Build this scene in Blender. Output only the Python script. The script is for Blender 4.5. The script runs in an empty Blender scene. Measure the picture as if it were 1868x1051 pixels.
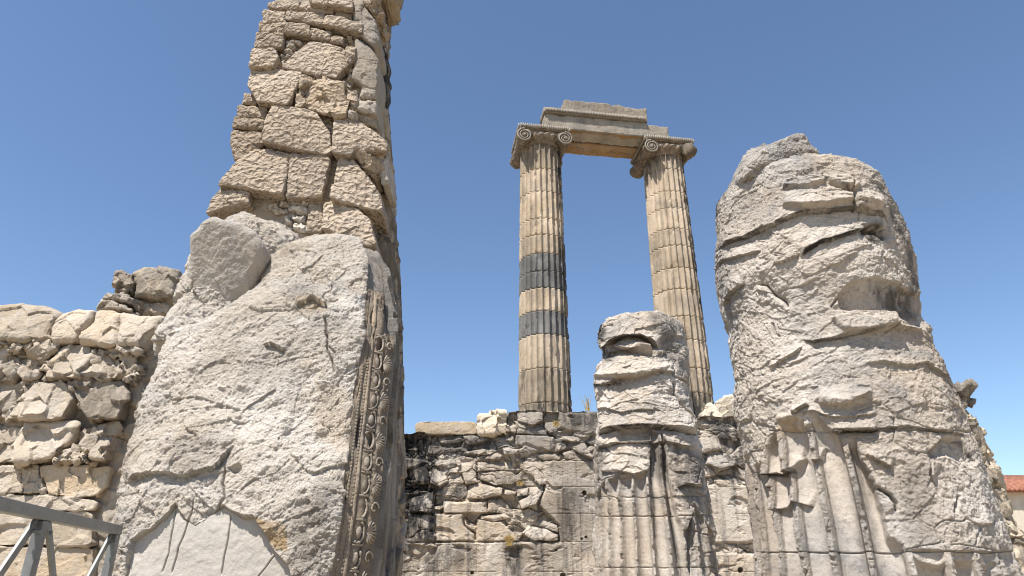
import bpy, math
import numpy as np
from mathutils import Vector, Matrix

# ------------------------------------------------------------------ camera, world, sun
S = bpy.context.scene
F = 1245.0; CX, CY = 934.0, 525.5          # focal length and centre in photo pixels
PITCH = math.radians(23.3); CZ = 0.95       # camera height
cam_d = bpy.data.cameras.new('camera'); cam = bpy.data.objects.new('camera', cam_d)
S.collection.objects.link(cam); S.camera = cam
cam.location = (0, 0, CZ); cam.rotation_euler = (math.pi/2 + PITCH, 0, 0)
cam_d.sensor_width = 36; cam_d.lens = F/1868*36; cam_d.clip_end = 2000; cam_d.clip_start = 0.05
SUN_EL, SUN_AZ = math.radians(60), math.radians(-34)   # azimuth measured from straight behind the camera, minus = left
sdir = Vector((math.sin(SUN_AZ)*math.cos(SUN_EL), -math.cos(SUN_AZ)*math.cos(SUN_EL), math.sin(SUN_EL)))
w = bpy.data.worlds.new('World'); S.world = w; w.use_nodes = True
nt = w.node_tree; bg = nt.nodes['Background']
sky = nt.nodes.new('ShaderNodeTexSky'); sky.sky_type = 'NISHITA'; sky.sun_disc = False
sky.sun_elevation = SUN_EL; sky.sun_rotation = math.atan2(sdir.x, sdir.y)
sky.air_density = 1.0; sky.dust_density = 0.1; sky.ozone_density = 3.6; sky.altitude = 50
nt.links.new(sky.outputs[0], bg.inputs[0]); bg.inputs[1].default_value = 0.094
sun_d = bpy.data.lights.new('sun', 'SUN'); sun_d.energy = 5.0; sun_d.angle = math.radians(0.53); sun_d.color = (1, .955, .885)
sun = bpy.data.objects.new('sun', sun_d); S.collection.objects.link(sun)
sun.rotation_euler = sdir.to_track_quat('Z', 'Y').to_euler()
S.view_settings.view_transform = 'Standard'; S.view_settings.look = 'None'; S.view_settings.gamma = 1
S.view_settings.exposure = 0.86; S.view_settings.use_curve_mapping = False
S.cycles.pixel_filter_type = 'BLACKMAN_HARRIS'; S.cycles.filter_width = 1.1
S.cycles.max_bounces = 6; S.cycles.diffuse_bounces = 4

COL = S.collection
CAM = np.array([0, 0, CZ]); cp, sp = math.cos(PITCH), math.sin(PITCH)

def at(px, py, Y):
    """world point seen at photo pixel (px,py) on the plane y = Y"""
    dx = (px-CX); dy = (CY-py)
    yd = F*cp - dy*sp; zd = F*sp + dy*cp
    t = Y/yd
    return np.array([dx*t, Y, CZ + zd*t])
def zat(py, Y): return at(CX, py, Y)[2]
def proj(P):
    q = P - CAM
    zc = q[..., 1]*cp + q[..., 2]*sp
    up = -q[..., 1]*sp + q[..., 2]*cp
    zc = np.maximum(zc, .05)
    return CX + F*q[..., 0]/zc, CY - F*up/zc

# ------------------------------------------------------------------ noise
_r = np.random.RandomState(7); _perm = _r.permutation(256); _perm = np.concatenate([_perm, _perm, _perm])
_g = _r.normal(size=(256, 3)); _g /= np.linalg.norm(_g, axis=1)[:, None]
def perlin(P):
    sh = P.shape[:-1]; P = P.reshape(-1, 3); i = np.floor(P).astype(np.int64); f = P - i; i &= 255
    u = f*f*f*(f*(f*6-15)+10); out = 0
    for dx in (0, 1):
        wx = u[:, 0] if dx else 1-u[:, 0]; a = _perm[(i[:, 0]+dx) & 255]
        for dy in (0, 1):
            wy = u[:, 1] if dy else 1-u[:, 1]; b = _perm[a+((i[:, 1]+dy) & 255)]
            for dz in (0, 1):
                wz = u[:, 2] if dz else 1-u[:, 2]; h = _perm[b+((i[:, 2]+dz) & 255)]
                g = _g[h]
                out = out + wx*wy*wz*(g[:, 0]*(f[:, 0]-dx)+g[:, 1]*(f[:, 1]-dy)+g[:, 2]*(f[:, 2]-dz))
    return (out*1.6).reshape(sh)
def fbm(P, o=4, gain=.5, lac=2.03, seed=0):
    P = P + np.array([seed*13.7, seed*7.3, seed*3.1]); s = 0; a = 1
    for k in range(o): s = s + a*perlin(P); P = P*lac + 17.3; a *= gain
    return s
def ridged(P, o=4, seed=0):
    P = P + np.array([seed*13.7, seed*7.3, seed*3.1]); s = 0; a = 1
    for k in range(o): s = s + a*(1-2*np.abs(perlin(P))); P = P*2.1 + 17.3; a *= .5
    return s
_rt = _r.rand(4096, 7)
def facets(P, seed=0, tilt=.35, off=.5, jit=.9):
    """broken-stone facets: every Voronoi cell is a tilted plane. returns height, edge distance, cell random"""
    sh = P.shape[:-1]; P = (P + seed*31.7).reshape(-1, 3); i = np.floor(P).astype(np.int64)
    f1 = np.full(len(P), 9.); f2 = np.full(len(P), 9.); hh = np.zeros(len(P)); rr = np.zeros(len(P))
    for dx in (-1, 0, 1):
        for dy in (-1, 0, 1):
            for dz in (-1, 0, 1):
                c = i + np.array([dx, dy, dz])
                h = (c[:, 0]*73856093 ^ c[:, 1]*19349663 ^ c[:, 2]*83492791) & 4095
                R = _rt[h]; q = P - (c + .5 + jit*(R[:, :3]-.5)); d = np.sqrt((q*q).sum(1))
                v = (R[:, 3]-.5)*2*off + tilt*(((R[:, 4:7]-.5)*2)*q).sum(1)*1.7
                m = d < f1
                f2 = np.where(m, f1, np.minimum(f2, d)); hh = np.where(m, v, hh); rr = np.where(m, R[:, 3], rr)
                f1 = np.where(m, d, f1)
    return hh.reshape(sh), (f2-f1).reshape(sh), rr.reshape(sh)
def warp(P, s, a, seed=0):
    return P + a*np.stack([fbm(P*s, 3, seed=seed+1), fbm(P*s, 3, seed=seed+2), fbm(P*s, 3, seed=seed+3)], -1)
def sstep(x): x = np.clip(x, 0, 1); return x*x*(3-2*x)

# ------------------------------------------------------------------ traced features (photo pixels -> surface)
def Zm(ox, oy, s): return lambda L: [(ox+x/s, oy+y/s) for x, y in L]
def polydist(px, py, L, closed=False):
    L = np.array(L, float); A = L; B = np.roll(L, -1, 0)
    if not closed: A = A[:-1]; B = B[:-1]
    seg = np.linalg.norm(B-A, axis=1); cum = np.concatenate([[0], np.cumsum(seg)]); tot = cum[-1]
    best = np.full(px.shape, 1e9); sgn = np.zeros(px.shape); tt = np.zeros(px.shape)
    for k in range(len(A)):
        d = B[k]-A[k]; l2 = max((d*d).sum(), 1e-6)
        qx = px-A[k, 0]; qy = py-A[k, 1]; t = np.clip((qx*d[0]+qy*d[1])/l2, 0, 1)
        D = np.hypot(qx-t*d[0], qy-t*d[1]); m = D < best
        best = np.where(m, D, best); sgn = np.where(m, np.sign(d[0]*qy-d[1]*qx), sgn); tt = np.where(m, (cum[k]+t*seg[k])/tot, tt)
    return best, sgn, tt
def inside(px, py, L):
    c = np.zeros(px.shape, bool); n = len(L)
    for k in range(n):
        x1, y1 = L[k]; x2, y2 = L[(k+1) % n]
        if y1 == y2: continue
        c ^= ((y1 > py) != (y2 > py)) & (px < (x2-x1)*(py-y1)/(y2-y1)+x1)
    return c
def sdpoly(px, py, L):
    d, _, _ = polydist(px, py, L, True)
    return np.where(inside(px, py, L), d, -d)
class Feat:
    """accumulates displacement (metres, outward) from traced lines and patches"""
    def __init__(s, P, front, wob=3., wsc=6., seed=0):
        wob *= .75
        s.px, s.py = proj(P); s.m = front; s.up = 1
        s.wx = s.px + wob*fbm(P*wsc, 4, seed=seed+5, gain=.5); s.wy = s.py + wob*fbm(P*wsc, 4, seed=seed+6, gain=.5)
        s.d = np.zeros(s.px.shape)
    def _box(s, L, pad):
        L = np.array(L); b = (s.px > L[:, 0].min()-pad) & (s.px < L[:, 0].max()+pad) & (s.py > L[:, 1].min()-pad) & (s.py < L[:, 1].max()+pad) & (s.m > .02)
        return b
    def ledge(s, L, h, up=30, under=.4, dn=14, taper=.12):
        """overhanging lip along a line traced left to right: proud above, recessed below"""
        b = s._box(L, 3.2*max(up, dn)); 
        if not b.any(): return
        D, sg, t = polydist(s.wx[b], s.wy[b], L); e = sstep(t/taper)*sstep((1-t)/taper) if taper else 1
        above = sg < 0
        s.d[b] += s.m[b]*e*np.where(above, h*np.exp(-(D/up)), -h*under*np.exp(-(D/dn)))
    def crack(s, L, depth, w=1.6):
        b = s._box(L, 6*w)
        if not b.any(): return
        D, sg, t = polydist(s.wx[b], s.wy[b], L); e = sstep(t/.1)*sstep((1-t)/.1)
        s.d[b] -= s.m[b]*e*depth*np.exp(-(D/w)**2)
    def patch(s, L, h, soft=3, tx=0, ty=0):
        """patch displaced by h plus a slope (per photo pixel), edge width soft px"""
        b = s._box(L, soft*2+8)
        if not b.any(): return
        k = sstep(sdpoly(s.wx[b], s.wy[b], L)/soft*.5+.5); c = np.mean(L, 0)
        s.d[b] += s.m[b]*k*(h + tx*(s.px[b]-c[0]) + ty*(s.py[b]-c[1]))
    def bulge(s, L, h):
        b = s._box(L, 5)
        if not b.any(): return
        D = sdpoly(s.wx[b], s.wy[b], L); mx = max(D.max(), 1); s.d[b] += s.m[b]*h*np.sqrt(np.clip(D/mx, 0, 1))
    def line(s, L, w=3.):
        o = np.zeros(s.px.shape); b = s._box(L, w*3)
        if b.any(): D, _, _ = polydist(s.wx[b], s.wy[b], L); o[b] = s.m[b]*np.exp(-(D/w)**2)
        return o
    def mask(s, L, soft=4):
        o = np.zeros(s.px.shape); b = s._box(L, soft*2+8)
        if b.any(): o[b] = s.m[b]*sstep(sdpoly(s.wx[b], s.wy[b], L)/soft*.5+.5)
        return o

# ------------------------------------------------------------------ mesh output
def tag(o, label=None, cat=None, group=None, kind=None):
    for k, v in (('label', label), ('category', cat), ('group', group), ('kind', kind)):
        if v: o[k] = v
    return o
def empty(name, loc, label, cat, group=None):
    o = bpy.data.objects.new(name, None); COL.objects.link(o); o.location = [float(v) for v in loc]; o.empty_display_size = .2
    return tag(o, label, cat, group)
def link(name, me, mat, parent=None, smooth=True):
    o = bpy.data.objects.new(name, me); COL.objects.link(o); me.materials.append(mat)
    if smooth: me.polygons.foreach_set('use_smooth', [True]*len(me.polygons))
    if parent is not None:
        o.parent = parent; o.matrix_parent_inverse = Matrix.Identity(4)
        o.location = [-v for v in parent.location] if parent.type == 'EMPTY' else (0, 0, 0)
    return o
def grid_mesh(name, P, wrap=True, attrs=None, caps=True):
    """P rows x cols x 3; wrap joins the columns round"""
    R, Cn = P.shape[:2]; me = bpy.data.meshes.new(name)
    n = Cn if wrap else Cn-1
    i = np.arange(R-1)[:, None]*Cn; j = np.arange(n)[None, :]; j2 = (j+1) % Cn
    q = np.stack([i+j, i+j2, i+Cn+j2, i+Cn+j], -1).reshape(-1, 4)
    V = P.reshape(-1, 3); nf = len(q); loops = q.reshape(-1); starts = np.arange(nf)*4; tot = np.full(nf, 4)
    if wrap and caps:
        loops = np.concatenate([loops, np.arange(Cn)[::-1], (R-1)*Cn+np.arange(Cn)])
        starts = np.concatenate([starts, [nf*4, nf*4+Cn]]); tot = np.concatenate([tot, [Cn, Cn]]); nf += 2
    me.vertices.add(len(V)); me.vertices.foreach_set('co', V.astype(np.float32).ravel())
    me.loops.add(len(loops)); me.loops.foreach_set('vertex_index', loops.astype(np.int32))
    me.polygons.add(nf); me.polygons.foreach_set('loop_start', starts.astype(np.int32)); me.polygons.foreach_set('loop_total', tot.astype(np.int32))
    me.update(calc_edges=True); me.validate()
    for k, v in (attrs or {}).items():
        a = me.attributes.new(k, 'FLOAT', 'POINT'); a.data.foreach_set('value', np.broadcast_to(v, P.shape[:2]).astype(np.float32).ravel())
    return me
def normals(P, wrap=True):
    if wrap: du = np.roll(P, -1, 1)-np.roll(P, 1, 1)
    else: du = np.gradient(P, axis=1)
    dv = np.gradient(P, axis=0); n = np.cross(du, dv); n /= np.linalg.norm(n, axis=-1, keepdims=True)+1e-9
    return n
def frontmask(P, N):
    v = CAM-P; v /= np.linalg.norm(v, axis=-1, keepdims=True); return sstep(((N*v).sum(-1)+.12)/.2)
class MB:
    """plain faces gathered into one mesh"""
    def __init__(s): s.v = []; s.f = []
    def add(s, V, Fc):
        n = len(s.v); s.v += [tuple(map(float, p)) for p in V]; s.f += [tuple(n+i for i in f) for f in Fc]
    def bar(s, a, b, w_, h_, up=(0, 0, 1)):
        a = Vector(a); b = Vector(b); d = (b-a).normalized(); x = d.cross(Vector(up)).normalized(); y = x.cross(d)
        V = [p + x*sx*w_/2 + y*sy*h_/2 for p in (a, b) for sx, sy in ((-1, -1), (1, -1), (1, 1), (-1, 1))]
        s.add(V, [(3, 2, 1, 0), (4, 5, 6, 7), (0, 1, 5, 4), (1, 2, 6, 5), (2, 3, 7, 6), (3, 0, 4, 7)])
    def tube(s, pts, r, n=8):
        pts = [Vector(p) for p in pts]; V = []; Fc = []; m = len(pts)
        for k, p in enumerate(pts):
            d = (pts[min(k+1, m-1)]-pts[max(k-1, 0)]).normalized()
            x = d.cross(Vector((.13, .97, .2))).normalized(); y = x.cross(d); rr = r[k] if hasattr(r, '__len__') else r
            V += [p + (x*math.cos(a)+y*math.sin(a))*rr for a in (2*math.pi*i/n for i in range(n))]
        for k in range(m-1): Fc += [(k*n+i, k*n+(i+1) % n, (k+1)*n+(i+1) % n, (k+1)*n+i) for i in range(n)]
        Fc += [tuple(range(n))[::-1], tuple((m-1)*n+i for i in range(n))]; s.add(V, Fc)
    def build(s, name, mat, parent=None, smooth=False, bevel=0):
        me = bpy.data.meshes.new(name); me.from_pydata(s.v, [], s.f); me.update()
        o = link(name, me, mat, parent, smooth)
        if bevel: b = o.modifiers.new('bevel', 'BEVEL'); b.width = bevel; b.segments = 2
        return o

# ------------------------------------------------------------------ materials
def stone_mat(name, A, B, G, dark=(.035, .032, .03), ochre=(.42, .30, .17), pit=0.0, pits=24, bump=.5, fine=1.0, gamt=.5, streak=0.0, gscale=1.6, speck=.35, big=1.0, off=(0, 0, 0), rot=(0, 0, 0), bdist=.03, smc=None):
    A, B, G = (tuple(v*.92 for v in c_) for c_ in (A, B, G))
    m = bpy.data.materials.new(name); m.use_nodes = True; t = m.node_tree; N = t.nodes; Lk = t.links.new
    bs = N['Principled BSDF']; bs.inputs['Roughness'].default_value = .88; bs.inputs['Specular IOR Level'].default_value = .25
    geo = N.new('ShaderNodeNewGeometry'); mp = N.new('ShaderNodeMapping'); mp.inputs['Location'].default_value = off; mp.inputs['Rotation'].default_value = rot
    Lk(geo.outputs['Position'], mp.inputs[0]); pos = mp.outputs[0]
    def noise(sc, det=6, ro=.6, vec=None, dist=0):
        n = N.new('ShaderNodeTexNoise'); n.inputs['Scale'].default_value = sc; n.inputs['Detail'].default_value = det
        n.inputs['Roughness'].default_value = ro; n.inputs['Distortion'].default_value = dist; Lk(vec or pos, n.inputs['Vector']); return n.outputs['Fac']
    def mr(x, a, b, c=0, d=1):
        n = N.new('ShaderNodeMapRange'); n.inputs[1].default_value = a; n.inputs[2].default_value = b; n.inputs[3].default_value = c; n.inputs[4].default_value = d
        Lk(x, n.inputs[0]); return n.outputs[0]
    def ma(op, a, b, clamp=False):
        n = N.new('ShaderNodeMath'); n.operation = op; n.use_clamp = clamp
        for i, v in enumerate((a, b)):
            if isinstance(v, (int, float)): n.inputs[i].default_value = v
            else: Lk(v, n.inputs[i])
        return n.outputs[0]
    def mix(f, a, b, mode='MIX'):
        n = N.new('ShaderNodeMix'); n.data_type = 'RGBA'; n.blend_type = mode
        if isinstance(f, (int, float)): n.inputs[0].default_value = f
        else: Lk(f, n.inputs[0])
        for i, v in ((6, a), (7, b)):
            if isinstance(v, tuple): n.inputs[i].default_value = (*v, 1)
            else: Lk(v, n.inputs[i])
        return n.outputs[2]
    def attr(nm):
        n = N.new('ShaderNodeAttribute'); n.attribute_name = nm; return n.outputs['Fac']
    def vm(vec, s3):
        n = N.new('ShaderNodeVectorMath'); n.operation = 'MULTIPLY'; n.inputs[1].default_value = s3; Lk(vec, n.inputs[0]); return n.outputs[0]
    c = mix(mr(noise(1.3*big, 8, .62), .36, .64), A, B)
    c = mix(ma('MULTIPLY', mr(noise(gscale*big, 10, .68, dist=.6), .5, .66), gamt), c, G)
    sm = attr('smooth')
    c = mix(ma('MULTIPLY', mr(noise(26, 8, .75), .54, .72), speck), c, tuple(x*.42 for x in G))
    c = mix(ma('MULTIPLY', mr(noise(9, 8, .7, dist=1.2), .60, .70), speck*.8), c, tuple(x*.5 for x in B))
    c = mix(ma('MULTIPLY', mr(noise(2.7, 8, .7, dist=.8), .56, .74), .55), c, (min(A[0]*1.25, .75), min(A[1]*1.27, .72), min(A[2]*1.3, .68)))
    if streak:
        sv = vm(pos, (5.5, 5.5, .35)); c = mix(ma('MULTIPLY', mr(noise(1.0, 7, .65, sv), .5, .68), streak), c, tuple(x*1.6+.02 for x in dark))
    if smc: c = mix(ma('MULTIPLY', sm, .6), c, smc)
    oc = ma('MULTIPLY', attr('ochre'), mr(noise(5, 6, .65), .32, .56)); c = mix(oc, c, ochre)
    st = ma('MULTIPLY', attr('stain'), mr(noise(6.5, 9, .72, vm(pos, (1, 1, .3))), .36, .52), True); c = mix(st, c, dark)
    tn = attr('tone'); hsv = N.new('ShaderNodeHueSaturation'); Lk(c, hsv.inputs['Color']); Lk(ma('ADD', ma('MULTIPLY', tn, .34), 1.0), hsv.inputs['Value'])
    Lk(hsv.outputs[0], bs.inputs['Base Color'])
    h = ma('ADD', ma('MULTIPLY', noise(14, 12, .68), .8), ma('ADD', ma('MULTIPLY', noise(34, 10, .72), .55*fine), ma('MULTIPLY', noise(85, 6, .7), .22*fine)))
    hk = ma('SUBTRACT', 1.0, ma('MULTIPLY', sm, .93))
    if pit:
        def vor(sc):
            v = N.new('ShaderNodeTexVoronoi'); v.feature = 'SMOOTH_F1'; v.inputs['Scale'].default_value = sc; v.inputs['Smoothness'].default_value = .35
            dn = N.new('ShaderNodeVectorMath'); dn.operation = 'ADD'; nn = N.new('ShaderNodeTexNoise'); nn.inputs['Scale'].default_value = 9
            Lk(pos, nn.inputs['Vector']); Lk(pos, dn.inputs[0]); Lk(vm(nn.outputs['Color'], (.12, .12, .12)), dn.inputs[1]); Lk(dn.outputs[0], v.inputs['Vector']); return v.outputs['Distance']
        h = ma('ADD', h, ma('MULTIPLY', vor(pits), pit))
    bp = N.new('ShaderNodeBump'); bp.inputs['Strength'].default_value = 1.0; bp.inputs['Distance'].default_value = bdist*bump
    Lk(ma('MULTIPLY', h, hk), bp.inputs['Height']); Lk(bp.outputs[0], bs.inputs['Normal'])
    return m
M = {}
M['marble'] = stone_mat('white_marble', (0.71, 0.65, 0.575), (0.58, 0.505, 0.42), (0.32, 0.315, 0.31), gamt=.75, bump=1.0, gscale=1.1, speck=.6, bdist=.07, smc=(.48, .45, .41))
M['column'] = stone_mat('grey_marble', (0.65, 0.59, 0.525), (0.51, 0.43, 0.35), (0.26, 0.255, 0.25), gamt=.85, bump=1.1, gscale=1.0, speck=.7, bdist=.045, off=(5, 3, 1))
M['tower'] = stone_mat('pitted_limestone', (0.48, 0.395, 0.31), (0.37, 0.295, 0.225), (0.31, 0.28, 0.255), pit=1.7, pits=21, gamt=.4, bump=.95, speck=.45)
M['rubble'] = stone_mat('rubble_stone', (0.54, 0.48, 0.405), (0.43, 0.365, 0.29), (0.33, 0.315, 0.3), gamt=.4, bump=.8, speck=.4)
M['wall'] = stone_mat('stained_marble', (0.55, 0.485, 0.41), (0.46, 0.38, 0.295), (0.19, 0.19, 0.195), gamt=.6, bump=.9, streak=.85, gscale=.7, speck=.55, bdist=.05)
M['cream'] = stone_mat('cream_marble', (0.55, 0.48, 0.38), (0.45, 0.37, 0.275), (0.3, 0.28, 0.26), gamt=.4, bump=.7, speck=.35)
M['shaft'] = stone_mat('warm_marble', (0.48, 0.4, 0.31), (0.35, 0.275, 0.195), (0.2, 0.18, 0.155), gamt=.6, bump=.9, streak=.22, speck=.4, gscale=.9, bdist=.05)
M['dark_drum'] = stone_mat('dark_marble', (0.15, 0.145, 0.138), (0.085, 0.082, 0.078), (0.26, 0.25, 0.235), gamt=.4, bump=.5, speck=.2, gscale=.8)
M['entab'] = stone_mat('grey_entablature', (0.34, 0.3, 0.25), (0.25, 0.215, 0.17), (0.17, 0.165, 0.155), gamt=.6, bump=.8, streak=.25, speck=.55, ochre=(.40, .21, .055), gscale=1.2, bdist=.05)
M['carving'] = stone_mat('dark_carved_marble', (0.36, 0.305, 0.245), (0.27, 0.225, 0.175), (0.18, 0.165, 0.15), gamt=.5, bump=.7, speck=.6)
M['jamb'] = stone_mat('brown_marble', (0.33, 0.27, 0.205), (0.25, 0.2, 0.15), (0.19, 0.175, 0.155), gamt=.5, bump=.8, streak=.35, speck=.45, off=(2, 8, 1))
def plain(name, c, rough=.6, metal=0, sc=20, amt=.2):
    m = bpy.data.materials.new(name); m.use_nodes = True; t = m.node_tree; b = t.nodes['Principled BSDF']
    n = t.nodes.new('ShaderNodeTexNoise'); n.inputs['Scale'].default_value = sc; n.inputs['Detail'].default_value = 6
    r = t.nodes.new('ShaderNodeValToRGB'); r.color_ramp.elements[0].position = .3; r.color_ramp.elements[1].position = .7
    r.color_ramp.elements[0].color = (*[x*(1-amt) for x in c], 1); r.color_ramp.elements[1].color = (*[min(1, x*(1+amt)) for x in c], 1)
    g = t.nodes.new('ShaderNodeNewGeometry'); t.links.new(g.outputs['Position'], n.inputs['Vector'])
    t.links.new(n.outputs['Fac'], r.inputs[0]); t.links.new(r.outputs[0], b.inputs['Base Color'])
    b.inputs['Roughness'].default_value = rough; b.inputs['Metallic'].default_value = metal
    return m
M['metal'] = stone_mat('galvanised_steel', (.25, .255, .25), (.19, .195, .19), (.13, .12, .11), ochre=(.25, .13, .07), bump=.12, gamt=.5, speck=.5, gscale=5, bdist=.01)
M['metal'].node_tree.nodes['Principled BSDF'].inputs['Roughness'].default_value = .5; M['metal'].node_tree.nodes['Principled BSDF'].inputs['Metallic'].default_value = .45
M['ground'] = plain('dry_ground', (.32, .26, .18), .95, 0, 1.5, .3)
M['straw'] = plain('dry_grass', (.42, .30, .12), .9, 0, 30, .35)
M['plaster'] = plain('cream_plaster', (.50, .44, .35), .9, 0, 3, .12)
M['tiles'] = plain('red_roof_tiles', (.24, .095, .055), .85, 0, 5, .45)
M['glass'] = plain('window_glass', (.03, .035, .04), .15, 0, 3, .2)
M['shutter'] = plain('painted_wood', (.22, .12, .07), .7, 0, 8, .2)

# ------------------------------------------------------------------ builders
def stone(name, L, Y, parent=None, mat='rubble', thick=.45, rnd=.07, tz=.12, tx=0., na=96, nr=26, rough=.05, fac=.035, seed=0, bulge=.04, tone=None, ochre=0, stain=0, smooth=0, edge=.02, proud=0., chip=.5, grow=1.0, grain=0.):
    """one irregular block: outline traced at depth Y, rounded, tilted, chipped, with real thickness"""
    rs = np.random.RandomState(seed+11); W = np.array([at(x, y, Y) for x, y in L])[:, [0, 2]]
    c = W.mean(0); lo, hi = W.min(0), W.max(0)
    c = (c + (lo+hi)/2)/2
    th = np.arange(na)/na*2*math.pi; dirs = np.stack([np.cos(th), np.sin(th)], 1); b = np.zeros(na)
    for k in range(len(W)):
        p = W[k]-c; q = W[(k+1) % len(W)]-c; e = q-p
        den = dirs[:, 0]*e[1]-dirs[:, 1]*e[0]; den = np.where(np.abs(den) < 1e-9, 1e-9, den)
        t = (p[0]*e[1]-p[1]*e[0])/den; u = (p[0]*dirs[:, 1]-p[1]*dirs[:, 0])/den
        ok = (u >= -1e-6) & (u <= 1+1e-6) & (t > 0); b = np.where(ok, np.maximum(b, t), b)
    b[b == 0] = b[b > 0].mean()
    k = max(1, na//60)
    for _ in range(k): b = (np.roll(b, 1)+np.roll(b, -1)+2*b)/4
    bp = np.stack([c[0]+dirs[:, 0]*b, np.full(na, Y), c[1]+dirs[:, 1]*b], -1)
    b = b*grow + edge*fbm(bp*5, 4, seed=seed) - edge*.2
    size = float(b.mean()); rnd = min(rnd, size*.8)
    s = np.linspace(0, 1, nr); t = (1-(1-s)**1.6)[:, None]; t[0] = .004
    r = t*b[None]; e = (b[None]-r)
    y = rnd*(1-np.sqrt(np.clip(1-(1-np.clip(e/rnd, 0, 1))**2, 0, 1)))
    X = c[0]+dirs[None, :, 0]*r; Z = c[1]+dirs[None, :, 1]*r
    y = Y - proud + y - bulge*(1-t**2) + tz*(Z-c[1]) + tx*(X-c[0])
    front = np.stack([X, y, Z], -1)
    side = []
    for q in (.12, .3, .5, .75, 1.0):
        sh = 1-.06*q; side.append(np.stack([c[0]+(front[-1, :, 0]-c[0])*sh, front[-1, :, 1]+(thick-rnd)*q, c[1]+(front[-1, :, 2]-c[1])*sh], -1))
    P = np.concatenate([front, np.array(side)], 0)
    n = -normals(P); n[:2] = (0, -1, 0)
    if np.mean(n[:nr//2, :, 1]) > 0: n = -n
    Q = P + seed*3.7
    d = rough*size*2*fbm(Q*(.9/size), 4, seed=seed)*.5
    if fac:
        h, ed, rr = facets(warp(Q, 3/size*.3, .12*size)/(size*.75), seed, .5, .5); d = d + fac*h
    if grain: d = d + grain*fbm(Q*22, 4, gain=.68) + grain*.8*facets(warp(Q, 3, .05)*10, 3, .6, .5)[0]
    d = d + .0025*ridged(Q*14, 3) + .004*fbm(Q*18, 4, gain=.6)
    h2, _, _ = facets(Q/(size*.28), seed+5, .6, .3); e2 = np.ones(P.shape[:2]); e2[:nr] = np.exp(-(e/(rnd*1.2+.01)))
    d = d - chip*.05*e2*np.clip(h2, 0, 1)
    P = P + n*d[..., None]*(1-smooth*.8)
    if tone is None: tone = rs.uniform(-.5, .35)
    one = np.ones(P.shape[:2])
    me = grid_mesh(name, P[::-1], attrs=dict(tone=one*tone, ochre=one*ochre, stain=one*stain, smooth=one*smooth))
    return link(name, me, M[mat], parent)

def loft(rows, Yc, nrow, front_n=420, back_n=80, depth=1.0, ydrift=None, pw=2.0, zbot=None):
    """closed body through traced silhouettes: rows (py, left px, right px) at depth Yc"""
    rows = sorted(rows); R = []
    for py, a, b in rows:
        yo = Yc + (np.interp(py, ydrift[0], ydrift[1]) if ydrift else 0)
        yd = F*cp-(CY-py)*sp; zd = F*sp+(CY-py)*cp
        al, ar = math.atan((a-CX)/yd), math.atan((b-CX)/yd); am, hf = (al+ar)/2, (ar-al)/2
        D = yo/math.cos(am); r_ = D*math.sin(hf); td = math.sqrt(D*D-r_*r_)*math.cos(hf*0)
        zz = np.mean([CZ + zd/math.hypot(q-CX, yd)*td for q in (a, b)])
        R.append((zz, yo*math.tan(am), yo, r_))
    R = np.array(R)[::-1]                                  # bottom to top
    if zbot is not None: R = np.vstack([[zbot, R[0, 1], R[0, 2], R[0, 3]], R])
    z = R[:, 0]; seg = np.concatenate([[0], np.cumsum(np.abs(np.diff(z))+.6*np.abs(np.diff(R[:, 3])))])
    u = np.linspace(0, seg[-1], nrow); Z = np.interp(u, seg, z); X = np.interp(u, seg, R[:, 1]); Yy = np.interp(u, seg, R[:, 2]); r = np.interp(u, seg, R[:, 3])
    ph = np.concatenate([np.linspace(-1.95, 1.95, front_n, endpoint=False), np.linspace(1.95, 2*math.pi-1.95, back_n, endpoint=False)])
    a0 = math.atan2(X.mean(), Yc)                          # turn the dense side towards the viewer
    sx = np.sin(ph - a0); sy = -np.cos(ph - a0)
    if pw != 2.0:
        k = (np.abs(sx)**pw+np.abs(sy)**pw)**(-1/pw); sx, sy = sx*k, sy*k
    P = np.stack([X[:, None]+r[:, None]*sx, Yy[:, None]+r[:, None]*depth*sy, np.broadcast_to(Z[:, None], (nrow, len(ph)))], -1)
    return P, ph, X, r
def close_top(P, n=14, rise=.12):
    c = P[-1].mean(0); ext = []
    for k in range(1, n+1):
        t = k/n; q = c + (P[-1]-c)*(1-t*.97); q = q.copy(); q[:, 2] += rise*math.sin(t*math.pi/2); ext.append(q)
    return np.concatenate([P, np.array(ext)], 0)

# ================================================================== THE SETTING
gm = MB(); gm.add([(-900, -300, 0), (900, -300, 0), (900, 1500, 0), (-900, 1500, 0)], [(0, 1, 2, 3)])
tag(gm.build('ground', M['ground']), kind='structure')

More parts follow.
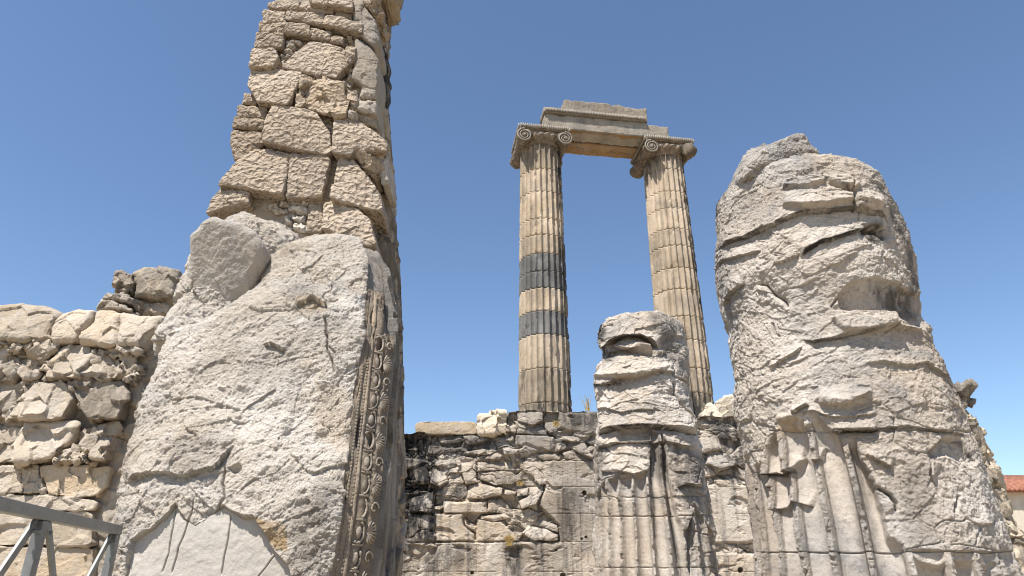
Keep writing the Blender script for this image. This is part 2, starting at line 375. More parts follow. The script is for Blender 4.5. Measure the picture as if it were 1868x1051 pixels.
# ================================================================== BIG RUINED COLUMN (right)
def big_column():
    z7 = Zm(1260, 220, 2.502); z8 = Zm(1300, 620, 2.438)
    rows = [(352, 1316, 1594), (357, 1306, 1606), (365, 1303, 1618),
            (376, 1303, 1628), (424, 1305, 1648), (455, 1305, 1660), (484, 1306, 1669), (530, 1310, 1681), (562, 1318, 1688), (600, 1326, 1688), (612, 1328, 1694), (640, 1331, 1707),
            (669, 1336, 1718), (718, 1338, 1742), (784, 1347, 1770), (846, 1356, 1793), (907, 1366, 1815), (973, 1374, 1838), (1051, 1380, 1866), (1100, 1385, 1882)]
    P, ph, X, r = loft(rows, 5.8, 1000, 760, 90, zbot=0, ydrift=([240, 330], [.25, 0]))
    P = close_top(P, 24, .10); N = normals(P); fm = frontmask(P, N)*np.clip(1.25-1.4*np.abs(N[..., 2]), 0, 1); _v = CAM-P; _v /= np.linalg.norm(_v, axis=-1, keepdims=True); fq = .2+.8*sstep((N*_v).sum(-1)/.5)
    px, py = proj(P); f = Feat(P, fm, 2.5, 5, 1)
    Wp = warp(P, 1.2, .16)
    # bedding ledges that dip with the stone, broad and few
    bed = (Wp[..., 2] + .16*Wp[..., 0])/.34 + .5*fbm(P*1.1, 3, seed=9); bi = np.floor(bed); bf = bed-bi
    br = _rt[(bi.astype(int)*37+11) & 4095, 0]
    er = sstep((900-py)/160)                                 # more eroded higher up
    d = .035*fbm(P*1.3, 3, seed=2) + .006*er*(br-.5)*2
    h, ed, rr = facets(Wp*np.array([2.6, 2.6, 4.6]), 3, .35, .5); d += (.006+.008*er)*h
    h, ed, rr = facets(Wp*np.array([7, 7, 11.]), 4, .6, .5); d += .008*h
    h, ed, rr = facets(warp(P, 6, .05)*22, 6, .7, .5); d += .0034*h
    d += .004*ridged(P*np.array([7, 7, 13]), 3, seed=3) + .006*fbm(P*12, 4, gain=.6) + .0035*fbm(P*36, 4, gain=.65)
    h, ed, rr = facets(warp(P, 1.6, .07)*np.array([2.6, 2.6, 4.6]), 71, .5, .5); ck = np.exp(-(ed/.025)**2)*sstep(fbm(P*1.5, 3, seed=44)*2-.1)
    d -= .016*ck; d += .009*h
    # flutes survive at the foot (24 round the shaft)
    a = np.broadcast_to(ph, P.shape[:2])*24/(2*math.pi) + .18; fr = a-np.floor(a); xx = np.abs(fr-.5)*2
    flute = np.sqrt(np.clip(1-(xx/.84)**2, 0, 1))
    brk = z8([(150, 520), (210, 560), (300, 330), (440, 330), (470, 330), (540, 400), (640, 430), (660, 520), (720, 640), (780, 860), (900, 940), (1150, 945), (1400, 1000)])
    lim = np.interp(px, [q[0] for q in brk], [q[1] for q in brk]) + 34*fbm(P*2.2, 4, seed=12)
    fl = sstep((py-lim)/38)*fm
    lowm = sstep((py-700)/100)
    fl = np.maximum(fl, sstep((py-1003-4*fbm(P*5, 2))/8)*fm*np.where(px > 1640, .35, 1))
    rough_arris = (xx > .80)
    k_ar = fbm(P*np.array([9, 9, 4]), 4, seed=21)
    dfl = -.11*flute - .03*np.clip(k_ar, 0, 1)*sstep((xx-.72)/.14) + .012*sstep((xx-.8)/.1)*h
    d = d*(1-fl*sstep(flute*3)*.92) + fl*dfl
    Fp = f
    # traced lips, cracks and spalls
    Fp.ledge(z7([(120, 600), (180, 560), (300, 510), (430, 465), (530, 430), (640, 418), (720, 410), (850, 430), (900, 470)]), .055, 170, .3, 26)
    Fp.ledge(z7([(430, 400), (520, 425), (600, 412), (720, 385), (840, 415)]), .02, 22, .4, 9)
    Fp.patch(z7([(430, 330), (600, 312), (715, 350), (720, 385), (600, 412), (520, 425), (430, 405)]), .035, 3, 0, .0016)
    Fp.patch(z7([(735, 350), (800, 340), (845, 370), (840, 415), (745, 412), (728, 380)]), .04, 3, 0, .0016)
    Fp.patch(z7([(615, 270), (700, 270), (745, 310), (740, 332), (680, 325), (620, 295)]), .045, 3, 0, .002)
    Fp.patch(z7([(440, 290), (560, 262), (610, 275), (600, 300), (500, 325), (430, 325)]), .04, 3, 0, .002)
    Fp.crack(z7([(715, 300), (722, 350), (740, 420)]), .06, 1.8)
    Fp.crack(z7([(590, 262), (640, 310), (700, 345), (745, 340)]), .05, 1.8)
    Fp.ledge(z7([(500, 640), (530, 600), (600, 560), (700, 530), (780, 495), (830, 480), (900, 500)]), .045, 40, .45, 10)
    Fp.crack(z7([(780, 495), (850, 500), (890, 540)]), .09, 5)
    Fp.ledge(z7([(300, 745), (345, 755), (380, 800), (430, 830), (450, 860)]), -.045, 14, .3, 10)
    Fp.crack(z7([(300, 745), (345, 755), (380, 800), (430, 830), (450, 860)]), .035, 2.5)
    # the big spall on the right with its shelf
    sp_ = z7([(680, 800), (720, 745), (850, 715), (960, 745), (1010, 790), (1080, 800), (1070, 950), (990, 930), (930, 880), (760, 868), (690, 850)])
    Fp.patch(sp_, -.09, 4, 0, -.0015)
    Fp.ledge(z7([(500, 1000), (560, 1010), (640, 995), (700, 970), (800, 960), (900, 955), (935, 940), (1070, 965)]), .05, 30, .35, 10)
    Fp.patch(z7([(760, 870), (915, 882), (932, 940), (800, 960), (700, 960), (640, 900)]), .055, 4)
    Fp.ledge(z7([(110, 700), (150, 640), (240, 620), (330, 590)]), .03, 20, .5, 8)
    Fp.ledge(z7([(380, 660), (440, 650), (500, 620)]), .03, 12, .6, 6)
    Fp.ledge(z7([(150, 855), (190, 780), (250, 740)]), .04, 20, .5, 8)
    Fp.crack(z7([(370, 920), (385, 975), (410, 985)]), .04, 2); Fp.crack(z7([(640, 855), (680, 800), (690, 830)]), .04, 1.6)
    # lower half
    Fp.ledge(z8([(255, 125), (330, 85), (370, 60), (400, 30)]), 0.031, 16, .6, 9)
    Fp.ledge(z8([(680, 100), (760, 95), (860, 110), (950, 100), (1040, 185)]), 0.031, 30, .3, 10)
    Fp.patch(z8([(470, 270), (500, 230), (600, 215), (700, 225), (690, 260), (600, 300), (520, 290)]), .06, 9, 0, .0022)
    Fp.ledge(z8([(470, 285), (520, 300), (600, 300), (700, 235)]), 0.037, 14, .5, 10)
    Fp.ledge(z8([(350, 320), (380, 318), (435, 290)]), 0.043, 14, .8, 8)
    Fp.ledge(z8([(370, 340), (450, 318), (540, 350), (640, 345), (735, 330)]), 0.031, 12, .3, 9)
    Fp.ledge(z8([(535, 415), (600, 405), (690, 405), (735, 400)]), 0.062, 18, .9, 8)
    Fp.ledge(z8([(735, 395), (850, 385), (930, 398), (1050, 405), (1140, 425)]), 0.022, 60, .5, 5)
    Fp.patch(z8([(290, 330), (390, 330), (400, 430), (360, 580), (300, 610), (270, 430)]), .03, 4)
    Fp.ledge(z8([(210, 610), (260, 590), (310, 600), (340, 590), (385, 520)]), 0.050, 20, .7, 12)
    Fp.ledge(z8([(240, 765), (300, 740), (330, 700), (420, 740)]), 0.043, 18, .7, 12)
    Fp.ledge(z8([(420, 540), (470, 530), (480, 470)]), 0.037, 12, .8, 12)
    Fp.patch(z8([(960, 500), (1050, 430), (1110, 440), (1170, 540), (1160, 560), (1060, 510), (975, 520)]), -.06, 5)
    Fp.patch(z8([(975, 520), (1060, 510), (1160, 560), (1200, 700), (1200, 800), (1080, 800), (1000, 680)]), -.025, 6)
    Fp.ledge(z8([(680, 510), (730, 540), (775, 560), (800, 570)]), 0.037, 14, .7, 8)
    Fp.crack(z8([(720, 650), (790, 690), (820, 730), (820, 770)]), .06, 3)
    Fp.crack(z8([(970, 500), (970, 600), (1020, 690)]), .04, 2.2); Fp.crack(z8([(1100, 690), (1090, 770)]), .04, 2.5)
    d += Fp.d*fq
    lowj = np.exp(-((py-1006.5-1.5*fbm(P*3, 2))/1.1)**2)*fm; d -= .03*lowj
    d -= .02*np.exp(-((f.wy-786)/1.2)**2)*fm*(px > 1400)
    P = P + N*d[..., None]
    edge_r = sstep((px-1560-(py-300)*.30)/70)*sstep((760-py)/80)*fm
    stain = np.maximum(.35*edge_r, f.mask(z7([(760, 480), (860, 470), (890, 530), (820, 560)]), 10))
    stain = np.maximum(stain, f.mask(z7([(820, 740), (1050, 760), (1060, 900), (960, 900), (830, 800)]), 14)*.75)
    stain = np.maximum(stain, f.mask(z8([(640, 420), (730, 640), (730, 940), (650, 940), (600, 560)]), 8)*.4)
    stain = np.maximum(stain, f.mask(z8([(800, 560), (960, 540), (980, 800), (1000, 930), (820, 930)]), 30)*.4)
    stain = np.maximum(stain, f.mask(z7([(95, 480), (120, 400), (200, 290), (190, 330), (120, 430)]), 6)*.8)
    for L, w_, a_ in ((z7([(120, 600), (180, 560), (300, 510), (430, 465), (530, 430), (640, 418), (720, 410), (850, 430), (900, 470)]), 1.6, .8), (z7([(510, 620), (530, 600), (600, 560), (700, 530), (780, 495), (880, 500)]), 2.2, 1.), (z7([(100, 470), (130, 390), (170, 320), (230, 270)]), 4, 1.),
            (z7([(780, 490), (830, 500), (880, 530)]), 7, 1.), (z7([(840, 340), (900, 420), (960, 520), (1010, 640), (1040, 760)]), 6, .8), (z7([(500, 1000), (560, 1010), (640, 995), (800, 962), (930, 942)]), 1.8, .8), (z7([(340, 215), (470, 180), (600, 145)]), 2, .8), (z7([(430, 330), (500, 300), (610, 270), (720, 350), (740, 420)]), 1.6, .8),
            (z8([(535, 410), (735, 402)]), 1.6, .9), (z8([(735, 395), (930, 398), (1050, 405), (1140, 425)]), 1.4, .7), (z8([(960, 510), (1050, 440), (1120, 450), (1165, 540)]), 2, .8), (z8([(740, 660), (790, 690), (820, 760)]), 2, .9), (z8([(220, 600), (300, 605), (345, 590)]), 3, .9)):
        stain = np.maximum(stain, a_*f.line(L, w_))  # lichen lines along the ledges, with the lips' shade painted in
    oc = np.maximum(f.mask(z8([(290, 330), (380, 330), (390, 400), (300, 440)]), 10), f.mask(z8([(700, 60), (1000, 60), (1100, 380), (760, 380)]), 30)*.3)
    oc = np.maximum(oc, f.mask(z7([(520, 180), (780, 180), (800, 300), (560, 240)]), 20)*.3)
    sm = np.clip(fl*sstep(flute*2-.3), 0, .8)
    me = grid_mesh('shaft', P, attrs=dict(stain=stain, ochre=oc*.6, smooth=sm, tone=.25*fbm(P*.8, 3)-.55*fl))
    root = empty('ruined_column', (0, 0, 0), 'thick eroded marble column stump with broken flutes at its foot, largest and nearest of the columns', 'column', 'ruined column stumps')
    root.location = (float(X.mean()), 5.8, 0); link('shaft', me, M['column'], root)
    stone('cap_slab', z7([(235, 265), (232, 200), (256, 140), (290, 105), (360, 74), (430, 56), (490, 46), (530, 60), (570, 110), (560, 160), (480, 185), (400, 235), (320, 270)]), 5.26, root, 'column', .9, .10, .25, .05, 300, 100, .012, .025, 140, .02, .1, grain=.007, edge=.012, chip=.4, stain=.1)
    stone('cap_slab', z7([(262, 190), (300, 140), (380, 95), (450, 58), (500, 42), (530, 52), (580, 118), (598, 137), (540, 152), (470, 170), (390, 200), (345, 218), (300, 215)]), 5.16, root, 'column', .8, .08, -.06, .0, 240, 90, .012, .025, 141, .02, .1, grain=.007, edge=.01, chip=.4, stain=.1)
    return root
big_column()

# ================================================================== MIDDLE RUINED COLUMN
def mid_column():
    z6 = Zm(1040, 540, 2.0556)
    rows = [(592, 1108, 1228), (597, 1096, 1238), (606, 1091, 1243), (622, 1091, 1247), (640, 1099, 1250), (657, 1104, 1252), (670, 1092, 1254), (684, 1088, 1255), (700, 1089, 1256), (735, 1091, 1259),
            (769, 1092, 1265), (785, 1089, 1269), (812, 1087, 1275), (851, 1087, 1280), (876, 1084, 1284), (919, 1082, 1293), (978, 1083, 1303), (1051, 1084, 1314), (1100, 1085, 1320)]
    P, ph, X, r = loft(rows, 11.0, 720, 520, 70, zbot=0)
    P = close_top(P, 16, .07); N = normals(P); fm = frontmask(P, N); _v = CAM-P; _v /= np.linalg.norm(_v, axis=-1, keepdims=True); fq = .45+.55*sstep((N*_v).sum(-1)/.5); px, py = proj(P); f = Feat(P, fm, 1.6, 4, 4)
    Wp = warp(P, 1., .18)
    bed = (Wp[..., 2] - .1*Wp[..., 0])/.36 + .4*fbm(P*.9, 3, seed=9); bi = np.floor(bed); bf = bed-bi; br = _rt[(bi.astype(int)*53+19) & 4095, 0]
    er = sstep((800-py)/60)
    d = .05*fbm(P*1.2, 3, seed=6) + .012*er*(br-.5)
    h, ed, rr = facets(Wp*np.array([2, 2, 3.6]), 13, .55, .5); d += (.010+.016*er)*h
    h, ed, rr = facets(Wp*np.array([5, 5, 9.]), 14, .6, .5); d += .012*h
    d += .006*ridged(P*np.array([5, 5, 10]), 3, seed=3) + .008*fbm(P*9, 4, gain=.6) + .005*fbm(P*28, 3)
    h, ed, rr = facets(warp(P, 1.2, .08)*np.array([1.9, 1.9, 3.6]), 72, .5, .5); d -= .035*np.exp(-(ed/.03)**2)*sstep(fbm(P*1.2, 3, seed=44)*2+.2)
    d += .015*h
    a = np.broadcast_to(ph, P.shape[:2])*24/(2*math.pi) + .05; fr = a-np.floor(a); xx = np.abs(fr-.5)*2
    flute = np.sqrt(np.clip(1-(xx/.86)**2, 0, 1))
    brk = z6([(80, 770), (110, 690), (150, 670), (230, 665), (300, 640), (305, 500), (345, 500), (360, 560), (385, 740), (430, 880), (470, 800), (560, 900)])
    lim = np.interp(px, [q[0] for q in brk], [q[1] for q in brk]) + 12*fbm(P*2.2, 3, seed=12)
    fl = sstep((py-lim)/6)*fm*np.where(px > 1265, .5, 1)
    dfl = -.125*flute - .05*np.clip(fbm(P*np.array([6, 6, 3]), 4, seed=21), 0, 1)*sstep((xx-.7)/.15) + .02*sstep((xx-.8)/.1)*h
    d = d*(1-fl*sstep(flute*3)*.85) + fl*dfl
    f.ledge(z6([(100, 150), (150, 185), (170, 160), (210, 145), (265, 145), (300, 165), (330, 200)]), .16, 22, .7, 9)
    f.patch(z6([(155, 185), (200, 158), (260, 152), (300, 185), (302, 212), (220, 198)]), .08, 2.5, 0, .004)
    f.ledge(z6([(130, 215), (200, 200), (300, 215), (370, 215)]), .07, 8, .8, 8)
    f.patch(z6([(105, 300), (170, 250), (240, 232), (320, 250), (390, 260), (330, 280), (250, 300), (170, 308)]), .05, 5, 0, .003)
    f.ledge(z6([(100, 335), (160, 330), (185, 310), (260, 302), (330, 280), (400, 290)]), .06, 14, .9, 9)
    f.crack(z6([(383, 318), (388, 370), (420, 430), (465, 470)]), .12, 1.6)
    f.crack(z6([(390, 250), (385, 300), (440, 330)]), .08, 1.6)
    f.ledge(z6([(100, 520), (150, 500), (220, 490), (300, 485), (350, 490), (420, 498), (480, 520)]), .10, 40, .9, 7)
    f.patch(z6([(170, 500), (300, 490), (300, 540), (180, 545)]), -.10, 3)
    f.ledge(z6([(100, 590), (115, 565), (180, 548), (300, 545), (350, 548), (480, 575)]), .06, 14, .3, 9)
    f.ledge(z6([(110, 660), (170, 655), (240, 668), (300, 650)]), .05, 20, .8, 7)
    f.ledge(z6([(105, 430), (150, 420), (200, 440), (270, 430), (330, 430)]), .04, 18, .3, 6)
    f.ledge(z6([(400, 720), (430, 705), (500, 715)]), .07, 26, .6, 8)
    d += f.d*fq*1.1
    for yj in (905, 941, 1035): d -= .025*np.exp(-((py-yj-1.2*fbm(P*2, 2))/.9)**2)*fm
    P = P + N*d[..., None]
    st = f.mask(z6([(105, 90), (150, 130), (120, 200), (150, 240), (100, 230), (95, 120)]), 5)
    st = np.maximum(st, f.mask(z6([(300, 540), (370, 540), (500, 600), (500, 720), (370, 740), (310, 660)]), 10)*.65)
    st = np.maximum(st, f.mask(z6([(290, 70), (400, 90), (440, 330), (340, 210)]), 12)*.6)
    st = np.maximum(st, f.mask(z6([(420, 700), (520, 760), (560, 1050), (470, 1050)]), 10)*.55)
    st = np.maximum(st, f.mask(z6([(100, 540), (140, 560), (120, 700), (90, 700)]), 6)*.6)
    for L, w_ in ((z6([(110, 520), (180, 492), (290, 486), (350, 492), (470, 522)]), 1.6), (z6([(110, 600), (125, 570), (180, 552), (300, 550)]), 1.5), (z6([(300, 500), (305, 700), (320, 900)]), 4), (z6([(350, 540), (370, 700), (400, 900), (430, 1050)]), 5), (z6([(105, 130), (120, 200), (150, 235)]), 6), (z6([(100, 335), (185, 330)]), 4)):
        st = np.maximum(st, .9*f.line(L, w_))  # dark lines under the lips: stain plus shadow painted into the colour
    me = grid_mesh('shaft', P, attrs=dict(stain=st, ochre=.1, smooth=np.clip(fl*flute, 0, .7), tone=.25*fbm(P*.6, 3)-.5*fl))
    return tag(link('ruined_column', me, M['column']), 'broken fluted column stump with layered overhanging top, standing before the back wall in front of the right tall column', 'column', 'ruined column stumps')
mid_column()

# ================================================================== THE TWO STANDING COLUMNS AND THEIR ENTABLATURE
ANG = math.radians(8.6); LX = np.array([math.cos(ANG), math.sin(ANG), 0]); LY = np.array([-math.sin(ANG), math.cos(ANG), 0])
C1 = np.array([1.18, 24.0, 0]); C2 = np.array([6.47, 24.8, 0]); ZS, ZB = CZ+16.45, CZ+4.55
def rframe(c, x, y, z): return c + LX*x + LY*y + np.array([0, 0, z])
def standing_column(c, label, joints, darks, seed):
    root = empty('ionic_column', (c[0], c[1], ZB), label, 'column', 'standing columns with scroll capitals')
    zs = [ZB] + [zat(j, c[1]-.9) for j in joints][::-1] + [ZS]
    rad = lambda z: .965 - .125*((z-ZB)/(ZS-ZB))**1.25
    for i in range(len(zs)-1):
        z0, z1 = zs[i], zs[i+1]; nz = max(24, int((z1-z0)/.028)); na = 24*14
        z = np.linspace(z0+.004, z1-.004, nz); ph = np.arange(na)/na*2*math.pi
        Zg, A = np.meshgrid(z, ph, indexing='ij')
        a = A*24/(2*math.pi)+.3; fr = a-np.floor(a); xx = np.abs(fr-.5)*2; fl = np.sqrt(np.clip(1-(xx/.91)**2, 0, 1))
        R = rad(Zg)+ .006*_rt[i*7+seed, 1]
        B = np.stack([c[0]+R*np.sin(A), c[1]-R*np.cos(A), Zg], -1)
        edge = np.minimum(Zg-z0, z1-Zg)
        k = fbm(B*np.array([2.5, 2.5, 1.6]), 4, seed=seed)
        ero = np.clip(k-.25, 0, 1)*.10 + .07*np.exp(-edge/.05)*np.clip(fbm(B*5, 3, seed=seed+2)+.25, 0, 1)
        depth = .125*fl
        out = -depth; cut = -ero - .02*np.clip(k, 0, 1)
        dd = np.minimum(out, cut) if False else np.where(xx > .6, np.minimum(out, cut), out+cut*.25)
        dd = dd + .005*fbm(B*9, 3) - .022*np.exp(-(edge/.012)**2)
        R2 = R+dd
        P = np.stack([c[0]+R2*np.sin(A), c[1]-R2*np.cos(A), Zg], -1)
        dk = i in darks
        tn = (_rt[i*13+seed*5, 2]-.5)*1.1
        st = np.clip(.45*sstep((Zg-(ZS-1.4))/1.2) + 1.1*sstep(np.sin(A)*1.2-.45)*sstep(fbm(B*np.array([1.2, 1.2, .5]), 3, seed=seed)+.6) + .35*sstep(fbm(B*np.array([1.5, 1.5, .4]), 3, seed=seed+8)*2), 0, 1) + (i == 0)*.7 + (i==1)*.25  # darker top paints in the capital's shadow; right flank darker too, rest streaks
        me = grid_mesh('drum', P, attrs=dict(tone=tn, stain=st, ochre=.12 if not dk else 0, smooth=.4))
        o = link('drum', me, M['dark_drum'] if dk else M['shaft'], root)
        if dk: o['label'] = 'dark grey marble drum between the pale ones'
    # plinth and base hidden low behind the wall
    me = []
    prof = [(1.25, -.55), (1.3, -.42), (1.3, -.35), (1.15, -.28), (1.1, -.2), (1.2, -.12), (1.18, -.04), (1.0, 0.0)]
    ph = np.arange(64)/64*2*math.pi
    P = np.array([[(c[0]+r_*math.sin(a), c[1]-r_*math.cos(a), ZB+z_) for a in ph] for r_, z_ in prof])
    link('base', grid_mesh('base', P, attrs=dict(tone=-.2, stain=.3, ochre=0, smooth=.3)), M['shaft'], root)
    # ---- Ionic capital: neck ring of eggs, cushion bolsters ending in volutes, abacus
    cap = empty('capital', (c[0], c[1], ZS), None, None); cap.parent = root; cap.location = (0, 0, ZS-ZB)
    def lk(name, me, m): 
        o = link(name, me, M[m]); o.parent = cap; o.location = (-c[0], -c[1], -ZS); return o
    pr = [(.80, -.02), (.83, .03), (.86, .06), (.84, .10), (.93, .16), (1.0, .23), (1.02, .30), (.98, .36), (.80, .40)]
    ph = np.arange(240)/240*2*math.pi; P = []
    pz = np.linspace(0, 8, 40)
    for q in pz:
        r_ = np.interp(q, range(9), [p_[0] for p_ in pr]); z_ = np.interp(q, range(9), [p_[1] for p_ in pr])
        egg = .05*np.maximum(0, np.cos(ph*24))**.6*(1 if 3.5 < q < 7.4 else 0) - .04*(1 if 3.5 < q < 7.4 else 0)*(np.cos(ph*24) < -.55)
        P.append(np.stack([c[0]+(r_+egg)*np.sin(ph), c[1]-(r_+egg)*np.cos(ph), np.full(240, ZS+z_)], -1))
    P = np.array(P); P += .02*fbm(P*4, 3)[..., None]
    lk('echinus', grid_mesh('echinus', P, attrs=dict(tone=.2, stain=.4, ochre=.25, smooth=.2)), 'entab')
    vc = ZS+.13; VX = .83; VR = .30; HL = 1.02
    for sgn in (-1, 1):
        yy = np.linspace(-HL, HL, 60); an = np.arange(40)/40*2*math.pi; P = []
        for y_ in yy:
            q = abs(y_)/HL; rr = VR*(.62+.38*sstep((q-.15)/.75)) + .015*math.cos(q*40)*(q < .3)
            if q > .93: rr = VR*1.02
            ring = [rframe(c, sgn*(VX) + (rr*math.cos(a)), y_, vc+.02+(VR-rr)*.45+rr*math.sin(a)) for a in an]; P.append(ring)
        P = np.array(P, float); nrm = normals(P); P = P + nrm*(.055*fbm(P*3.5, 4, seed=seed+sgn))[..., None]
        lk('bolster', grid_mesh('bolster', P, attrs=dict(tone=-.4, stain=.6, ochre=.3, smooth=.1)), 'entab')
        for yf in (-1, 1):
            if seed == 9 and sgn == 1: continue
            m = MB(); pts = []; rad_ = []
            for t in np.linspace(0, 1, 90):
                a = math.pi/2 + sgn*yf*0 - sgn*t*2.6*2*math.pi; r_ = VR*.93*(1-t)**.85+.025
                pts.append(rframe(c, sgn*VX+r_*math.cos(a), yf*(HL+.012), vc+.02+r_*math.sin(a))); rad_.append(.034*(1-.6*t))
            m.tube(pts, rad_, 6); m.tube([rframe(c, sgn*VX, yf*(HL-.02), vc+.02), rframe(c, sgn*VX, yf*(HL+.05), vc+.02)], .05, 10)
            o = m.build('volute', M['entab'], None, True); o.parent = cap; o.location = (-c[0], -c[1], -ZS)
    # canalis (front and back panel between the volutes)
    def wbox(name, x0, x1, y0, y1, z0, z1, mat, nx=80, amp=.02, teeth=0, tone=0., st=.3, oc=.2, par=True, bev=.02, chip=.06, ends=None, topcut=None, sd=0):
        """weathered block in the colonnade's own frame"""
        xs = np.linspace(x0, x1, nx); ny, nz = max(6, int((y1-y0)/.05)), max(6, int((z1-z0)/.04))
        loop = [(y0, z) for z in np.linspace(z0, z1, nz)] + [(y, z1) for y in np.linspace(y0, y1, ny)[1:]] + [(y1, z) for z in np.linspace(z1, z0, nz)[1:]] + [(y, z0) for y in np.linspace(y1, y0, ny)[1:-1]]
        lp = np.array(loop); yc, zc_ = (y0+y1)/2, (z0+z1)/2
        P = np.array([[rframe(c0, x, y, z) for y, z in lp] for x in xs]); 
        tc = np.zeros(P.shape[:2])
        if topcut is not None:
            cut = np.interp(xs, topcut[0], topcut[1]); P[..., 2] -= (np.clip((lp[:, 1]-z0)/(z1-z0), 0, 1)[None, :]*cut[:, None])
        cy = rframe(c0, 0, yc, zc_)
        nrm = normals(P)
        e1 = np.minimum(lp[:, 0]-y0, y1-lp[:, 0]); e2 = np.minimum(lp[:, 1]-z0, z1-lp[:, 1]); ee = np.maximum(e1, e2)
        ex = np.minimum(xs-x0, x1-xs)
        E = np.exp(-ee[None, :]/.05) + np.exp(-ex[:, None]/.05)
        mid = P.mean(1, keepdims=True); inw = mid-P; inw /= np.linalg.norm(inw, axis=-1, keepdims=True)
        k = np.clip(fbm(P*3.5, 4, seed=sd)+.15, 0, 1)
        P = P + inw*(chip*k*E)[..., None] + inw*(amp*fbm(P*2.5, 4, seed=sd+3))[..., None]
        first = P[:1]; last = P[-1:]
        P = np.concatenate([first.mean(1, keepdims=True)+(first-first.mean(1, keepdims=True))*.02, first.mean(1, keepdims=True)+(first-first.mean(1, keepdims=True))*.5, P, last.mean(1, keepdims=True)+(last-last.mean(1, keepdims=True))*.5, last.mean(1, keepdims=True)+(last-last.mean(1, keepdims=True))*.02], 0)
        return grid_mesh(name, P, attrs=dict(tone=tone, stain=st, ochre=oc, smooth=.1))
    c0 = c
    standing_column.wbox = wbox
    lk('canalis', wbox('canalis', -.86, .86, -.90, .90, ZS+.30, ZS+.50, 'entab', sd=seed), 'entab')
    lk('abacus', wbox('abacus', -.97, .97, -.97, .97, ZS+.50, ZS+.72, 'entab', st=.5, sd=seed+4), 'entab')
    m = MB()
    for y_, in ((-1.0,), (1.0,)):
        for k in range(23):
            x = -.97+k*.088; p = rframe(c, x, y_, ZS+.60); m.tube([rframe(c, x, y_*1.0, ZS+.53), rframe(c, x, y_*1.03, ZS+.60), rframe(c, x, y_*1.03, ZS+.70)], [.02, .036, .03], 6)
    for x_ in (-1, 1):
        for k in range(23):
            y = -.97+k*.088; m.tube([rframe(c, x_*1.02, y, ZS+.53), rframe(c, x_*1.07, y, ZS+.60), rframe(c, x_*1.05, y, ZS+.70)], [.02, .036, .03], 6)
    o = m.build('leaf_moulding', M['entab'], None, True); o.parent = cap; o.location = (-c[0], -c[1], -ZS)
    return root
standing_column(C1, 'tall fluted column carrying a scroll capital, banded with dark grey drums, left one of the standing pair', [304, 345, 395, 425, 459, 492, 523, 565, 608, 670, 733], {7, 5, 4} and {3, 5, 6}, 3)
standing_column(C2, 'tall pale fluted column without dark bands, right one of the standing pair, half hidden by the middle stump', [304, 345, 376, 414, 445, 486, 525, 575, 618, 670, 715], set(), 9)
wbox = standing_column.wbox
def ent_obj(name, me, label, cat, parent=None): 
    o = link(name, me, M['entab'], parent)
    if label: tag(o, label, cat)
    return o
# (wbox uses the right column's frame: shift x by the spacing)
SPN = float(np.linalg.norm(C2-C1))
Z0 = ZS+.725
arch = empty('architrave', rframe(C1, SPN/2, 0, 0)*np.array([1, 1, 0])+np.array([0, 0, Z0]), 'long grey beam of two stone blocks with ochre stained underside lying across the two tall capitals', 'architrave')
link('front_beam', wbox('front_beam', -SPN+.04, .05, -.86, -.05, Z0, Z0+.70, 'entab', nx=200, st=.12, oc=.0, tone=.25, topcut=([-SPN, -.95, -.75, 1], [0, 0, .1, .1]), sd=30), M['entab'], arch)
link('crown_moulding', wbox('crown_moulding', -SPN+.0, -.95, -.98, -.1, Z0+.705, Z0+.95, 'entab', nx=200, st=.25, oc=.0, tone=.2, sd=31), M['entab'], arch)
m = MB()
for k in range(66):
    x = -SPN+.08+k*.066; m.tube([rframe(C2, x, -.99, Z0+.72), rframe(C2, x, -1.03, Z0+.78), rframe(C2, x, -1.0, Z0+.87)], [.014, .028, .02], 6)
m.build('bead_row', M['entab'], arch, True)
link('back_beam', wbox('back_beam', -SPN+.1, .0, .05, .86, Z0, Z0+.85, 'entab', nx=200, st=.2, oc=.6, tone=0, sd=32), M['entab'], arch)
# rough orange-brown broken underside between the two beams
def soffit():
    nx, ny = 300, 70; xs = np.linspace(-SPN+.95, -.95, nx); ys = np.linspace(-.80, .80, ny)
    P = np.array([[rframe(C2, x, y, Z0-.03) for y in ys] for x in xs]); k = ridged(warp(P, 2, .3)*np.array([.9, 2.2, 1]), 4, seed=4)
    my = np.exp(-((ys+.1)/.35)**2)[None, :]
    P[..., 2] += .02 + .24*my*np.clip(k, -.4, 1.2) - .02*np.abs(fbm(P*6, 3))
    Q = P.copy()[:, ::-1]; Q[..., 2] = Z0+.15; PP = np.concatenate([P, Q], 1)
    st = np.concatenate([np.clip(.25+.3*my+.9*my*(k > .45), 0, 1)*np.ones((nx, 1)), np.zeros((nx, ny))], 1)  # darker along the middle, most where the relief cuts deepest
    return grid_mesh('soffit', PP, attrs=dict(tone=-.3, stain=st, ochre=.8, smooth=0))
link('soffit', soffit(), M['entab'], arch)
ent_obj('frieze_block', wbox('frieze_block', -SPN+.95, -.75, -.62, .45, Z0+.955, Z0+1.72, 'entab', nx=160, st=.3, oc=.1, tone=.1, chip=.06, topcut=([-SPN, -2.0, -1.75, -.7, 0], [0, .02, .10, .06, .1]), sd=35), 'weathered grey slab with a chipped upper edge lying on top of the long beam', 'stone block')
# temple platform that carries the two columns, behind the front wall
pm = MB(); pm.add([(-8, 21.8, 0), (9.5, 21.8, 0), (9.5, 40, 0), (-8, 40, 0), (-8, 21.8, ZB-.56), (9.5, 21.8, ZB-.56), (9.5, 40, ZB-.56), (-8, 40, ZB-.56)], [(3, 2, 1, 0), (4, 5, 6, 7), (0, 1, 5, 4), (1, 2, 6, 5), (2, 3, 7, 6), (3, 0, 4, 7)])
tag(pm.build('platform', M['cream']), kind='structure')

